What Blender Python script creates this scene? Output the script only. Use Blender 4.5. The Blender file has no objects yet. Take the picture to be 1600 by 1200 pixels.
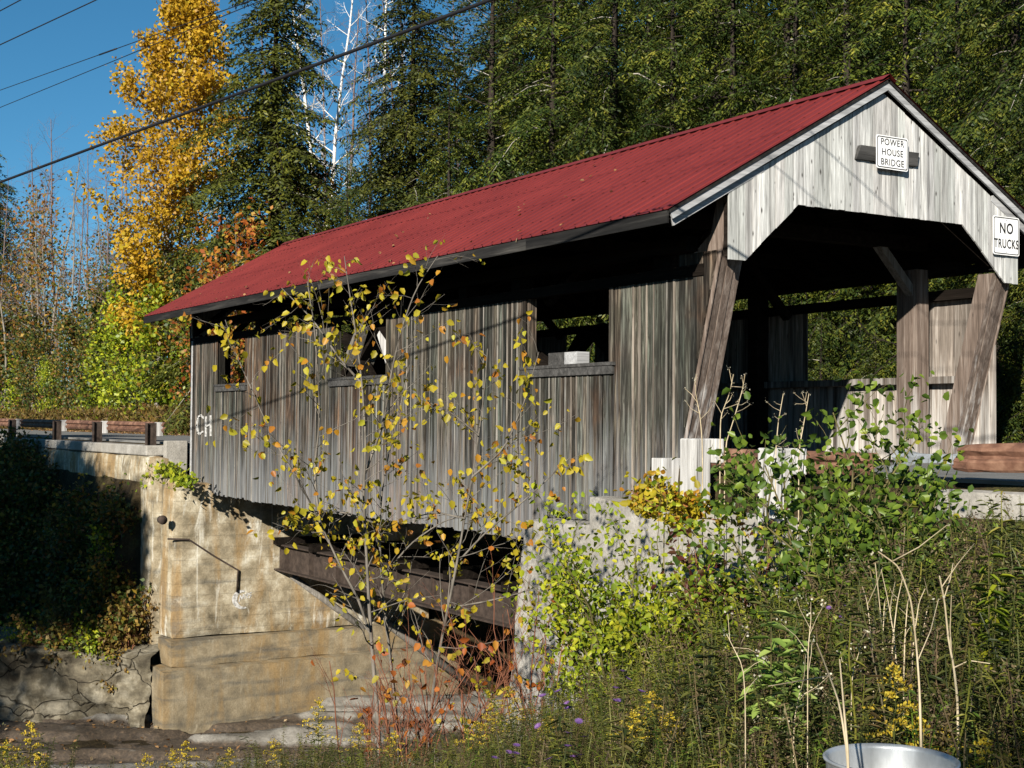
import bpy, math
import numpy as np
from mathutils import Matrix, Vector

# ------------------------------------------------------------------ camera, sky, sun, exposure
S = bpy.context.scene
COL = S.collection
CX = np.array([13.46288, -14.06776, 0.50503])
YAW, PIT, ROL, FPX = 1.02289, 0.02833, 0.00776, 2191.13
_fw = np.array([-math.sin(YAW) * math.cos(PIT), math.cos(YAW) * math.cos(PIT), math.sin(PIT)])
_rt0 = np.array([math.cos(YAW), math.sin(YAW), 0.0])
_up0 = np.cross(_rt0, _fw)
RT = _rt0 * math.cos(ROL) + _up0 * math.sin(ROL)
UP = _up0 * math.cos(ROL) - _rt0 * math.sin(ROL)
FW = _fw
cam = bpy.data.cameras.new('camera')
cam.sensor_width = 36.0
cam.lens = FPX / 1600 * 36
cam.clip_start = 0.1
cam.clip_end = 3000
camo = bpy.data.objects.new('camera', cam)
COL.objects.link(camo)
camo.matrix_world = Matrix(((RT[0], UP[0], -FW[0], CX[0]), (RT[1], UP[1], -FW[1], CX[1]), (RT[2], UP[2], -FW[2], CX[2]), (0, 0, 0, 1)))
S.camera = camo

SUN = np.array([0.78, -1.0, 0.53]); SUN = SUN / np.linalg.norm(SUN)
EL = math.asin(SUN[2]); AZ = math.atan2(SUN[0], SUN[1])
W = bpy.data.worlds.new('World'); S.world = W; W.use_nodes = True
wn = W.node_tree
bg = wn.nodes['Background']
sky = wn.nodes.new('ShaderNodeTexSky'); sky.sky_type = 'NISHITA'; sky.sun_disc = False
sky.sun_elevation = EL; sky.sun_rotation = AZ
sky.air_density = 0.8; sky.dust_density = 0.0; sky.ozone_density = 6.0; sky.altitude = 300
hs = wn.nodes.new('ShaderNodeHueSaturation'); hs.inputs['Saturation'].default_value = 1.1; hs.inputs['Hue'].default_value = 0.482
wn.links.new(sky.outputs[0], hs.inputs['Color']); wn.links.new(hs.outputs[0], bg.inputs[0]); bg.inputs[1].default_value = 0.052
sl = bpy.data.lights.new('sun', 'SUN'); sl.energy = 5.0; sl.angle = math.radians(0.5); sl.color = (1.0, 0.94, 0.84)
so = bpy.data.objects.new('sun', sl); COL.objects.link(so)
so.rotation_euler = Vector((-SUN[0], -SUN[1], -SUN[2])).to_track_quat('-Z', 'Y').to_euler()
S.view_settings.view_transform = 'Standard'; S.view_settings.look = 'None'
S.view_settings.exposure = 0.92; S.view_settings.gamma = 1.0
S.cycles.max_bounces = 5; S.cycles.diffuse_bounces = 1; S.cycles.glossy_bounces = 2
S.cycles.transmission_bounces = 3; S.cycles.transparent_max_bounces = 4
S.cycles.use_denoising = True
try: S.cycles.denoiser = 'OPENIMAGEDENOISE'
except Exception: pass

# ------------------------------------------------------------------ helpers
def nrm(v):
    v = np.asarray(v, float); n = np.linalg.norm(v, axis=-1, keepdims=True)
    return v / np.maximum(n, 1e-9)
def ray(px, py): return RT * (px - 800) / FPX + UP * (600 - py) / FPX + FW
def at(px, py, D): return CX + ray(px, py) * D
def on(px, py, ax, val):
    i = 'xyz'.index(ax); d = ray(px, py); return CX + d * (val - CX[i]) / d[i]
def projy(P):
    d = np.asarray(P) - CX; z = d @ FW
    return 800 + FPX * (d @ RT) / z, 600 - FPX * (d @ UP) / z, z

def tag(o, label, cat, group=None):
    o['label'] = label; o['category'] = cat
    if group: o['group'] = group
    return o
def thing(name, label, cat, loc=(0, 0, 0), rz=0.0, sc=1.0, group=None):
    o = bpy.data.objects.new(name, None); o.empty_display_size = 0.2
    o.location = tuple(float(a) for a in loc); o.rotation_euler = (0, 0, rz)
    o.scale = (sc, sc, sc) if np.isscalar(sc) else tuple(sc)
    COL.objects.link(o); return tag(o, label, cat, group)
def link(name, me, parent=None):
    o = bpy.data.objects.new(name, me); COL.objects.link(o)
    if parent: o.parent = parent
    return o
def npmesh(name, V, F, mats, smooth=False, midx=None):
    V = np.asarray(V, np.float32).reshape(-1, 3); F = np.asarray(F, np.int32)
    k = F.shape[1]
    me = bpy.data.meshes.new(name)
    me.vertices.add(len(V)); me.vertices.foreach_set('co', V.ravel())
    me.loops.add(F.size); me.loops.foreach_set('vertex_index', F.ravel())
    me.polygons.add(len(F))
    me.polygons.foreach_set('loop_start', np.arange(0, F.size, k, dtype=np.int32))
    me.polygons.foreach_set('loop_total', np.full(len(F), k, np.int32))
    if smooth: me.polygons.foreach_set('use_smooth', np.ones(len(F), bool))
    for m in (mats if isinstance(mats, (list, tuple)) else [mats]): me.materials.append(m)
    if midx is not None: me.polygons.foreach_set('material_index', np.asarray(midx, np.int32))
    me.update(calc_edges=True)
    return me

class MB:
    def __init__(s): s.v = []; s.f = []; s.sm = []; s.mi = {}
    def add(s, V, F, smooth=False):
        n = len(s.v); s.v += [tuple(map(float, p)) for p in V]; s.f += [tuple(n + i for i in f) for f in F]; s.sm += [smooth] * len(F)
    def hexa(s, P):
        s.add(P, [(0, 3, 2, 1), (4, 5, 6, 7), (0, 1, 5, 4), (1, 2, 6, 5), (2, 3, 7, 6), (3, 0, 4, 7)])
    def box(s, x0, x1, y0, y1, z0, z1):
        s.hexa([(x0, y0, z0), (x1, y0, z0), (x1, y1, z0), (x0, y1, z0), (x0, y0, z1), (x1, y0, z1), (x1, y1, z1), (x0, y1, z1)])
    def beam(s, p, q, w, h, ref=(0, 0, 1)):
        p = np.array(p, float); q = np.array(q, float); d = nrm(q - p)
        a = np.cross(d, ref)
        if np.linalg.norm(a) < 1e-3: a = np.cross(d, (0, 1, 0))
        a = nrm(a); b = np.cross(a, d)
        P = []
        for c in (p, q):
            for i, j in ((-1, -1), (1, -1), (1, 1), (-1, 1)): P.append(c + a * i * w / 2 + b * j * h / 2)
        s.hexa(P)
    def prism(s, poly, off):
        n = len(poly); off = np.array(off, float); poly = [np.array(p, float) for p in poly]
        s.add(poly + [p + off for p in poly], [tuple(range(n))[::-1], tuple(range(n, 2 * n))] + [(i, (i + 1) % n, n + (i + 1) % n, n + i) for i in range(n)])
    def tube(s, pts, rad, n=6, cap=True):
        pts = np.array(pts, float); m = len(pts)
        rad = np.full(m, rad, float) if np.isscalar(rad) else np.array(rad, float)
        T = nrm(np.gradient(pts, axis=0)); ref = np.array([0.31, 0.17, 0.93])
        A = np.cross(T, ref); bad = np.linalg.norm(A, axis=1) < 0.05; A[bad] = np.cross(T[bad], (1, 0, 0)); A = nrm(A); B = np.cross(T, A)
        th = np.arange(n) * 2 * math.pi / n
        V = pts[:, None] + rad[:, None, None] * (A[:, None] * np.cos(th)[None, :, None] + B[:, None] * np.sin(th)[None, :, None])
        F = [(i * n + j, i * n + (j + 1) % n, (i + 1) * n + (j + 1) % n, (i + 1) * n + j) for i in range(m - 1) for j in range(n)]
        if cap: F += [tuple(range(n))[::-1], tuple((m - 1) * n + j for j in range(n))]
        s.add(V.reshape(-1, 3), F, True)
    def mesh(s, name, mat, org=(0, 0, 0)):
        me = bpy.data.meshes.new(name); o = np.array(org, float)
        me.from_pydata([tuple(np.array(p) - o) for p in s.v], [], s.f)
        me.polygons.foreach_set('use_smooth', np.array(s.sm, bool))
        me.materials.append(mat)
        if s.mi:
            me.materials.append(M['batten']); ix = np.zeros(len(s.f), np.int32); ix[list(s.mi)] = 1; me.polygons.foreach_set('material_index', ix)
        me.update(); return me
    def build(s, name, mat, parent=None, org=None, bevel=0.0):
        if org is None: org = tuple(parent.matrix_world.translation) if parent and parent.parent is None and parent.type != 'EMPTY' else (0, 0, 0)
        if parent is not None:
            r = parent; org = np.zeros(3)
            while r is not None: org = org + np.array(r.location); r = r.parent
        o = link(name, s.mesh(name, mat, org), parent)
        if parent is None: o.location = tuple(float(a) for a in org)
        if bevel:
            b = o.modifiers.new('bevel', 'BEVEL'); b.width = bevel; b.segments = 2; b.limit_method = 'ANGLE'
        return o

# ------------------------------------------------------------------ materials
def new_mat(name):
    m = bpy.data.materials.new(name); m.use_nodes = True
    nt = m.node_tree; return m, nt, nt.nodes['Principled BSDF']
def N(nt, t, **kw):
    n = nt.nodes.new(t)
    for k, v in kw.items():
        if k in n.inputs: n.inputs[k].default_value = v
        else: setattr(n, k, v)
    return n
def ramp(nt, src, stops, interp='LINEAR'):
    r = nt.nodes.new('ShaderNodeValToRGB'); e = r.color_ramp.elements; r.color_ramp.interpolation = interp
    e[0].position = stops[0][0]; e[0].color = (*stops[0][1], 1)
    e[1].position = stops[-1][0]; e[1].color = (*stops[-1][1], 1)
    for p, c in stops[1:-1]:
        x = e.new(p); x.color = (*c, 1)
    nt.links.new(src, r.inputs[0]); return r.outputs[0]
def mixc(nt, fac, a, b, mode='MIX'):
    m = nt.nodes.new('ShaderNodeMix'); m.data_type = 'RGBA'; m.blend_type = mode
    for sock, val in ((m.inputs[0], fac), (m.inputs[6], a), (m.inputs[7], b)):
        if isinstance(val, bpy.types.NodeSocket): nt.links.new(val, sock)
        elif isinstance(val, (int, float)): sock.default_value = val
        else: sock.default_value = (*val, 1)
    return m.outputs[2]
def math_(nt, op, a, b=0.0, clamp=False):
    m = nt.nodes.new('ShaderNodeMath'); m.operation = op; m.use_clamp = clamp
    for sock, val in ((m.inputs[0], a), (m.inputs[1], b)):
        if isinstance(val, bpy.types.NodeSocket): nt.links.new(val, sock)
        else: sock.default_value = val
    return m.outputs[0]
def coords(nt, scale=(1, 1, 1), loc=(0, 0, 0), rot=(0, 0, 0)):
    t = nt.nodes.new('ShaderNodeTexCoord'); mp = nt.nodes.new('ShaderNodeMapping')
    mp.inputs['Scale'].default_value = scale; mp.inputs['Location'].default_value = loc; mp.inputs['Rotation'].default_value = rot
    nt.links.new(t.outputs['Object'], mp.inputs[0]); return mp.outputs[0]
def noise(nt, vec, scale, detail=5, rough=0.55, dist=0.0):
    n = nt.nodes.new('ShaderNodeTexNoise'); n.inputs['Scale'].default_value = scale; n.inputs['Detail'].default_value = detail
    n.inputs['Roughness'].default_value = rough; n.inputs['Distortion'].default_value = dist
    nt.links.new(vec, n.inputs['Vector']); return n.outputs['Fac']
def bump(nt, h, strength, dist, bsdf):
    b = nt.nodes.new('ShaderNodeBump'); b.inputs['Strength'].default_value = strength; b.inputs['Distance'].default_value = dist
    nt.links.new(h, b.inputs['Height']); nt.links.new(b.outputs[0], bsdf.inputs['Normal'])

def wood(name, cols, axis='z', grain=16.0, isl=(0.6, 1.3), tints=None, knots=0.0, bleach=None, green=0.0, rough=0.85, spec=0.15, kax=(8, 0, 3.0)):
    m, nt, b = new_mat(name)
    st = {'z': (1, 1, 0.05), 'x': (0.05, 1, 1), 'y': (1, 0.05, 1)}[axis]
    geo = nt.nodes.new('ShaderNodeNewGeometry'); rnd = geo.outputs['Random Per Island']
    t = nt.nodes.new('ShaderNodeTexCoord'); off = nt.nodes.new('ShaderNodeVectorMath'); off.operation = 'ADD'
    sc = nt.nodes.new('ShaderNodeVectorMath'); sc.operation = 'SCALE'; sc.inputs[3].default_value = 37.0
    cmb = nt.nodes.new('ShaderNodeCombineXYZ'); nt.links.new(rnd, cmb.inputs[2]); nt.links.new(rnd, cmb.inputs[0])
    nt.links.new(cmb.outputs[0], sc.inputs[0]); nt.links.new(t.outputs['Object'], off.inputs[0]); nt.links.new(sc.outputs[0], off.inputs[1])
    mp = nt.nodes.new('ShaderNodeMapping'); mp.inputs['Scale'].default_value = st; nt.links.new(off.outputs[0], mp.inputs[0])
    g = noise(nt, mp.outputs[0], grain, 8, 0.65, 0.6)
    c = ramp(nt, g, [(0.28 + 0.44 * i / (len(cols) - 1), k) for i, k in enumerate(cols)])
    g2 = noise(nt, mp.outputs[0], grain * 5, 3, 0.6)
    c = mixc(nt, 0.5, c, ramp(nt, g2, [(0.3, (0.55,) * 3), (0.7, (1.35,) * 3)]), 'MULTIPLY')
    if tints:
        c = mixc(nt, 1.0, c, ramp(nt, rnd, [(i / max(1, len(tints) - 1), k) for i, k in enumerate(tints)]), 'MULTIPLY')
    r2 = math_(nt, 'FRACT', math_(nt, 'MULTIPLY', rnd, 17.31))
    c = mixc(nt, 1.0, c, ramp(nt, r2, [(0, (isl[0],) * 3), (1, (isl[1],) * 3)]), 'MULTIPLY')
    big = noise(nt, t.outputs['Object'], 0.55, 4, 0.6)
    if green:
        c = mixc(nt, math_(nt, 'MULTIPLY', ramp(nt, big, [(0.42, (0,) * 3), (0.62, (1,) * 3)]), green), c, mixc(nt, 1.0, c, (0.72, 0.98, 0.88), 'MULTIPLY'))
    if green:
        c = mixc(nt, ramp(nt, big, [(0.36, (0.9,) * 3), (0.48, (0,) * 3)]), c, mixc(nt, 1.0, c, (1.35, 1.05, 0.78), 'MULTIPLY'))
    if knots:
        sp = nt.nodes.new('ShaderNodeSeparateXYZ'); nt.links.new(off.outputs[0], sp.inputs[0])
        cb = nt.nodes.new('ShaderNodeCombineXYZ'); nt.links.new(math_(nt, 'MULTIPLY', sp.outputs[0 if kax[0] else 1], kax[0] or kax[1]), cb.inputs[0]); nt.links.new(math_(nt, 'MULTIPLY', sp.outputs[2], kax[2]), cb.inputs[1])
        v = nt.nodes.new('ShaderNodeTexVoronoi'); v.voronoi_dimensions = '2D'; v.inputs['Scale'].default_value = 0.8; nt.links.new(cb.outputs[0], v.inputs['Vector'])
        sc_ = nt.nodes.new('ShaderNodeSeparateColor'); nt.links.new(v.outputs['Color'], sc_.inputs[0])
        kk = ramp(nt, math_(nt, 'ADD', math_(nt, 'ADD', v.outputs['Distance'], math_(nt, 'MULTIPLY', g2, 0.12)), math_(nt, 'MULTIPLY', sc_.outputs[0], 0.16)), [(0.10, (1,) * 3), (0.19, (0,) * 3)])
        c = mixc(nt, math_(nt, 'MULTIPLY', kk, knots), c, (0.022, 0.017, 0.013))
    if bleach:
        sx = nt.nodes.new('ShaderNodeSeparateXYZ'); nt.links.new(t.outputs['Object'], sx.inputs[0])
        nz = noise(nt, mp.outputs[0], grain * 0.6, 4, 0.6)
        h = math_(nt, 'ADD', sx.outputs[2], math_(nt, 'MULTIPLY', nz, -6.0))
        f = nt.nodes.new('ShaderNodeMapRange'); f.inputs[1].default_value = bleach[0]; f.inputs[2].default_value = bleach[1]
        f.inputs[3].default_value = 0.0; f.inputs[4].default_value = bleach[3]; nt.links.new(h, f.inputs[0])
        c = mixc(nt, f.outputs[0], c, bleach[2])
    nt.links.new(c, b.inputs['Base Color']); b.inputs['Roughness'].default_value = rough; b.inputs['Specular IOR Level'].default_value = spec
    bump(nt, math_(nt, 'ADD', g, math_(nt, 'MULTIPLY', g2, 0.5)), 0.35, 0.01, b)
    return m

def leafmat(name, stops, trans=0.35, rough=0.55, objvar=0.2, spec=0.3, clump=0.0, csc=1.1):
    m, nt, b = new_mat(name)
    geo = nt.nodes.new('ShaderNodeNewGeometry'); oi = nt.nodes.new('ShaderNodeObjectInfo')
    src = geo.outputs['Random Per Island']
    if clump:
        nz = noise(nt, coords(nt), csc, 3, 0.6)
        nz = math_(nt, 'MULTIPLY', math_(nt, 'SUBTRACT', nz, 0.30), 2.5, True)
        src = math_(nt, 'ADD', math_(nt, 'MULTIPLY', src, 1 - clump), math_(nt, 'MULTIPLY', nz, clump))
    c = ramp(nt, src, stops)
    if objvar: c = mixc(nt, 1.0, c, ramp(nt, oi.outputs['Random'], [(0, (1 - objvar,) * 3), (1, (1 + objvar, 1 + objvar, 1))]), 'MULTIPLY')
    nt.links.new(c, b.inputs['Base Color']); b.inputs['Roughness'].default_value = rough; b.inputs['Specular IOR Level'].default_value = spec
    tr = nt.nodes.new('ShaderNodeBsdfTranslucent'); nt.links.new(c, tr.inputs[0])
    mx = nt.nodes.new('ShaderNodeMixShader'); mx.inputs[0].default_value = trans
    out = nt.nodes['Material Output']
    nt.links.new(b.outputs[0], mx.inputs[1]); nt.links.new(tr.outputs[0], mx.inputs[2]); nt.links.new(mx.outputs[0], out.inputs[0])
    return m

def simple(name, stops, scale=6, rough=0.8, metal=0.0, bumpk=0.3, bdist=0.01, spec=0.3, stretch=(1, 1, 1), isl=0.0, detail=8):
    m, nt, b = new_mat(name)
    v = coords(nt, stretch); g = noise(nt, v, scale, detail, 0.6)
    c = ramp(nt, g, stops)
    if isl:
        geo = nt.nodes.new('ShaderNodeNewGeometry')
        c = mixc(nt, 1.0, c, ramp(nt, geo.outputs['Random Per Island'], [(0, (1 - isl,) * 3), (1, (1 + isl,) * 3)]), 'MULTIPLY')
    nt.links.new(c, b.inputs['Base Color']); b.inputs['Roughness'].default_value = rough; b.inputs['Metallic'].default_value = metal
    b.inputs['Specular IOR Level'].default_value = spec
    if bumpk: bump(nt, g, bumpk, bdist, b)
    return m

def concrete(name, base, stains, forms=0.0, rough=0.9):
    m, nt, b = new_mat(name)
    v = coords(nt); vs = coords(nt, (1, 1, 0.18)); vh = coords(nt, (0.15, 0.15, 1.0))
    n1 = noise(nt, v, 2.2, 8, 0.65); n2 = noise(nt, vs, 1.5, 6, 0.62, 0.5); n3 = noise(nt, v, 26, 4, 0.6); n4 = noise(nt, vh, 3.4, 6, 0.6, 0.4); n5 = noise(nt, vs, 2.6, 7, 0.7, 1.0)
    c = ramp(nt, n1, [(0.3, base[0]), (0.5, base[1]), (0.7, base[2])])
    for nn, lo, hi, col, k in stains:
        c = mixc(nt, math_(nt, 'MULTIPLY', ramp(nt, {1: n1, 2: n2, 3: n3, 4: n4, 5: n5}[nn], [(lo, (0,) * 3), (hi, (1,) * 3)]), k), c, col)
    c = mixc(nt, 0.45, c, ramp(nt, n3, [(0.3, (0.6,) * 3), (0.7, (1.3,) * 3)]), 'MULTIPLY')
    h = math_(nt, 'ADD', n1, math_(nt, 'MULTIPLY', n3, 0.4))
    if forms:
        t = nt.nodes.new('ShaderNodeTexCoord'); sx = nt.nodes.new('ShaderNodeSeparateXYZ'); nt.links.new(t.outputs['Object'], sx.inputs[0])
        fr = math_(nt, 'FRACT', math_(nt, 'ADD', math_(nt, 'MULTIPLY', sx.outputs[2], 1 / forms), math_(nt, 'MULTIPLY', n1, 0.12)))
        ln = ramp(nt, fr, [(0.0, (0.45,) * 3), (0.05, (1,) * 3), (0.95, (1.0,) * 3), (1.0, (1.25,) * 3)])
        c = mixc(nt, math_(nt, 'MULTIPLY', n2, 0.9), c, mixc(nt, 1.0, c, ln, 'MULTIPLY'))
        h = math_(nt, 'ADD', h, math_(nt, 'MULTIPLY', ln, 0.3))
    nt.links.new(c, b.inputs['Base Color']); b.inputs['Roughness'].default_value = rough; b.inputs['Specular IOR Level'].default_value = 0.2
    bump(nt, h, 0.6, 0.03, b); return m

M = {}
M['siding'] = wood('weathered siding', [(0.004, 0.0035, 0.003), (0.040, 0.034, 0.030), (0.19, 0.172, 0.153)], 'z', 22, (0.28, 1.65),
                   [(1.12, 0.92, 0.78), (0.95, 0.97, 0.95), (1.15, 0.96, 0.82), (0.88, 0.97, 0.95), (1.05, 0.93, 0.84)], 0.95, (-2.4, -4.8, (0.28, 0.288, 0.295), 0.55), 0.6)
M['gable'] = wood('pale weathered gable boards', [(0.11, 0.106, 0.10), (0.40, 0.392, 0.38), (0.68, 0.67, 0.65)], 'z', 17, (0.72, 1.2),
                  [(1, 1, 1), (0.97, 1.0, 0.97), (1.0, 0.985, 0.97)], 0.9, None, 0.0, kax=(0, 7.5, 3.2))
M['batten'] = wood('pale batten strips', [(0.04, 0.036, 0.031), (0.16, 0.148, 0.132), (0.33, 0.31, 0.285)], 'z', 20, (0.35, 1.3), [(1.05, 0.95, 0.86), (0.95, 0.98, 0.97)], 0.5)
M['post'] = wood('brown weathered post cladding', [(0.06, 0.045, 0.035), (0.14, 0.105, 0.085), (0.27, 0.225, 0.19)], 'z', 18, (0.6, 1.25), None, 0.6, (-2.2, -4.2, (0.6, 0.59, 0.57), 0.8))
M['inner'] = wood('inner wall boards', [(0.05, 0.04, 0.033), (0.22, 0.185, 0.155), (0.5, 0.45, 0.4)], 'z', 16, (0.3, 1.3), None, 0.6, (-1.8, -4.2, (0.6, 0.58, 0.55), 0.85))
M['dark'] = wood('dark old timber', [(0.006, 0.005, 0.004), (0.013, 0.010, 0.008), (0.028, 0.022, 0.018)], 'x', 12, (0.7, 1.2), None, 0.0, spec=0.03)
M['fascia'] = wood('blackened eave board', [(0.006, 0.006, 0.006), (0.018, 0.017, 0.016), (0.06, 0.056, 0.05)], 'x', 10, (0.7, 1.2), None, 0.0)
M['trim'] = wood('silver grey trim board', [(0.2, 0.2, 0.2), (0.36, 0.36, 0.36), (0.5, 0.5, 0.5)], 'y', 12, (0.85, 1.1), None, 0.3)
M['darkplank'] = wood('dark board', [(0.025, 0.024, 0.023), (0.06, 0.058, 0.055), (0.11, 0.105, 0.1)], 'y', 12, (0.8, 1.1), None, 0.5)
M['whitewood'] = wood('flaking white painted wood', [(0.10, 0.09, 0.078), (0.46, 0.45, 0.43), (0.72, 0.71, 0.69)], 'z', 9, (0.85, 1.08), None, 0.5)
M['greyplank'] = wood('grey plank', [(0.08, 0.072, 0.06), (0.17, 0.155, 0.135), (0.28, 0.26, 0.23)], 'z', 14, (0.8, 1.2), None, 0.5)

def roofmat():
    m, nt, b = new_mat('red painted metal roof')
    v = coords(nt); n1 = noise(nt, v, 0.8, 6, 0.6); n2 = noise(nt, coords(nt, (1, 0.1, 0.1)), 9, 5, 0.6); n3 = noise(nt, v, 40, 3, 0.6)
    c = ramp(nt, n1, [(0.3, (0.115, 0.015, 0.014)), (0.7, (0.170, 0.024, 0.021))])
    c = mixc(nt, 0.25, c, ramp(nt, n2, [(0.3, (0.6, 0.6, 0.6)), (0.7, (1.25, 1.2, 1.2))]), 'MULTIPLY')
    c = mixc(nt, 0.3, c, ramp(nt, n3, [(0.3, (0.7, 0.7, 0.7)), (0.7, (1.2, 1.2, 1.2))]), 'MULTIPLY')
    nt.links.new(c, b.inputs['Base Color']); b.inputs['Roughness'].default_value = 0.5; b.inputs['Specular IOR Level'].default_value = 0.25
    bump(nt, n1, 0.15, 0.02, b); return m
M['roof'] = roofmat()
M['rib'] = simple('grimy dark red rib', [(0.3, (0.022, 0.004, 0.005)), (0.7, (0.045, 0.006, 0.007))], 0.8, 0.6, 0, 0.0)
M['farconc'] = concrete('stained far abutment concrete', [(0.10, 0.082, 0.052), (0.27, 0.225, 0.15), (0.50, 0.45, 0.34)],
    [(2, 0.50, 0.62, (0.27, 0.165, 0.06), 0.75), (5, 0.56, 0.66, (0.60, 0.58, 0.50), 0.8), (4, 0.56, 0.7, (0.10, 0.10, 0.09), 0.6), (2, 0.60, 0.72, (0.11, 0.10, 0.085), 0.55), (1, 0.60, 0.70, (0.60, 0.57, 0.48), 0.4)], 0.28)
M['lowconc'] = concrete('brown stained footing concrete', [(0.10, 0.085, 0.06), (0.19, 0.155, 0.10), (0.28, 0.235, 0.16)],
    [(2, 0.5, 0.65, (0.22, 0.14, 0.055), 0.7), (4, 0.5, 0.68, (0.07, 0.068, 0.06), 0.75), (5, 0.6, 0.7, (0.4, 0.36, 0.27), 0.5)], 0.0)
M['nearconc'] = concrete('grey near abutment concrete', [(0.19, 0.178, 0.155), (0.28, 0.262, 0.23), (0.37, 0.35, 0.315)],
    [(2, 0.52, 0.68, (0.2, 0.17, 0.13), 0.4), (4, 0.55, 0.7, (0.2, 0.19, 0.17), 0.4)], 0.0)
M['rust'] = simple('rusty steel', [(0.3, (0.05, 0.024, 0.016)), (0.5, (0.14, 0.068, 0.042)), (0.7, (0.25, 0.14, 0.09))], 5, 0.8, 0.0, 0.4)
M['darkrust'] = simple('dark rusty steel', [(0.3, (0.018, 0.012, 0.009)), (0.7, (0.062, 0.044, 0.034))], 7, 0.85, 0.0, 0.6, 0.02)
M['galv'] = simple('galvanized steel', [(0.3, (0.30, 0.31, 0.31)), (0.5, (0.45, 0.47, 0.48)), (0.7, (0.60, 0.62, 0.63))], 9, 0.45, 0.6, 0.3, 0.008, 0.5, (1, 1, 0.35))
M['white'] = simple('white sign sheeting', [(0.3, (0.60, 0.59, 0.56)), (0.45, (0.74, 0.735, 0.72)), (0.7, (0.81, 0.81, 0.80))], 5, 0.5, 0, 0.02)
M['black'] = simple('black sign paint', [(0.3, (0.012, 0.012, 0.013)), (0.7, (0.02, 0.02, 0.02))], 3, 0.6, 0, 0.0)
M['wire'] = simple('black cable sheath', [(0.3, (0.008, 0.008, 0.01)), (0.7, (0.014, 0.014, 0.016))], 3, 0.6, 0, 0.0)
M['paint'] = simple('white spray paint', [(0.3, (0.6, 0.6, 0.58)), (0.7, (0.78, 0.78, 0.77))], 30, 0.7, 0, 0.1)
M['fadedpaint'] = simple('faded white spray paint', [(0.35, (0.2, 0.19, 0.17)), (0.6, (0.55, 0.54, 0.52))], 14, 0.8, 0, 0.1)
M['asphalt'] = simple('old grey asphalt', [(0.3, (0.11, 0.108, 0.10)), (0.7, (0.2, 0.195, 0.185))], 1.5, 0.9, 0, 0.3)
def groundmat():
    m, nt, b = new_mat('leafy bank soil')
    v = coords(nt); n1 = noise(nt, v, 1.3, 8, 0.65); n2 = noise(nt, v, 18, 5, 0.7)
    c = ramp(nt, n1, [(0.35, (0.018, 0.014, 0.009)), (0.55, (0.05, 0.038, 0.02)), (0.7, (0.07, 0.065, 0.025))])
    c = mixc(nt, 0.7, c, ramp(nt, n2, [(0.3, (0.4, 0.4, 0.4)), (0.7, (1.7, 1.6, 1.4))]), 'MULTIPLY')
    nt.links.new(c, b.inputs['Base Color']); b.inputs['Roughness'].default_value = 0.95; b.inputs['Specular IOR Level'].default_value = 0.1
    bump(nt, n2, 0.8, 0.05, b); return m
M['ground'] = groundmat()
def rockmat(name, dark, mid, light, hi=0.6):
    m, nt, b = new_mat(name)
    v = coords(nt); n1 = noise(nt, v, 1.1, 9, 0.68, 0.4); n2 = noise(nt, v, 9, 6, 0.7); n3 = noise(nt, coords(nt, (0.5, 0.5, 3)), 2.0, 6, 0.6, 0.7)
    c = ramp(nt, n1, [(0.36, dark), (0.5, mid), (hi, light)])
    c = mixc(nt, 0.5, c, ramp(nt, n3, [(0.35, (0.5, 0.48, 0.42)), (0.65, (1.25, 1.2, 1.1))]), 'MULTIPLY')
    c = mixc(nt, 0.6, c, ramp(nt, n2, [(0.3, (0.55, 0.55, 0.55)), (0.7, (1.35, 1.35, 1.35))]), 'MULTIPLY')
    vc = nt.nodes.new('ShaderNodeTexVoronoi'); vc.feature = 'DISTANCE_TO_EDGE'; vc.inputs['Scale'].default_value = 0.75
    wv = nt.nodes.new('ShaderNodeVectorMath'); wv.operation = 'ADD'; tn = nt.nodes.new('ShaderNodeTexNoise'); tn.inputs['Scale'].default_value = 1.3; nt.links.new(v, tn.inputs['Vector']); nt.links.new(coords(nt, (0.8, 0.8, 1.9)), wv.inputs[0]); nt.links.new(tn.outputs['Color'], wv.inputs[1]); nt.links.new(wv.outputs[0], vc.inputs['Vector'])
    ck = ramp(nt, vc.outputs['Distance'], [(0.0, (0.2, 0.18, 0.16)), (0.018, (1, 1, 1))]); c = mixc(nt, 0.9, c, ck, 'MULTIPLY')
    nt.links.new(c, b.inputs['Base Color']); b.inputs['Roughness'].default_value = 0.9; b.inputs['Specular IOR Level'].default_value = 0.2
    bump(nt, math_(nt, 'ADD', math_(nt, 'ADD', n1, math_(nt, 'MULTIPLY', n2, 0.4)), ck), 0.8, 0.08, b); return m
M['rock'] = rockmat('bank rock', (0.045, 0.038, 0.027), (0.12, 0.105, 0.075), (0.23, 0.21, 0.165))
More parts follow.
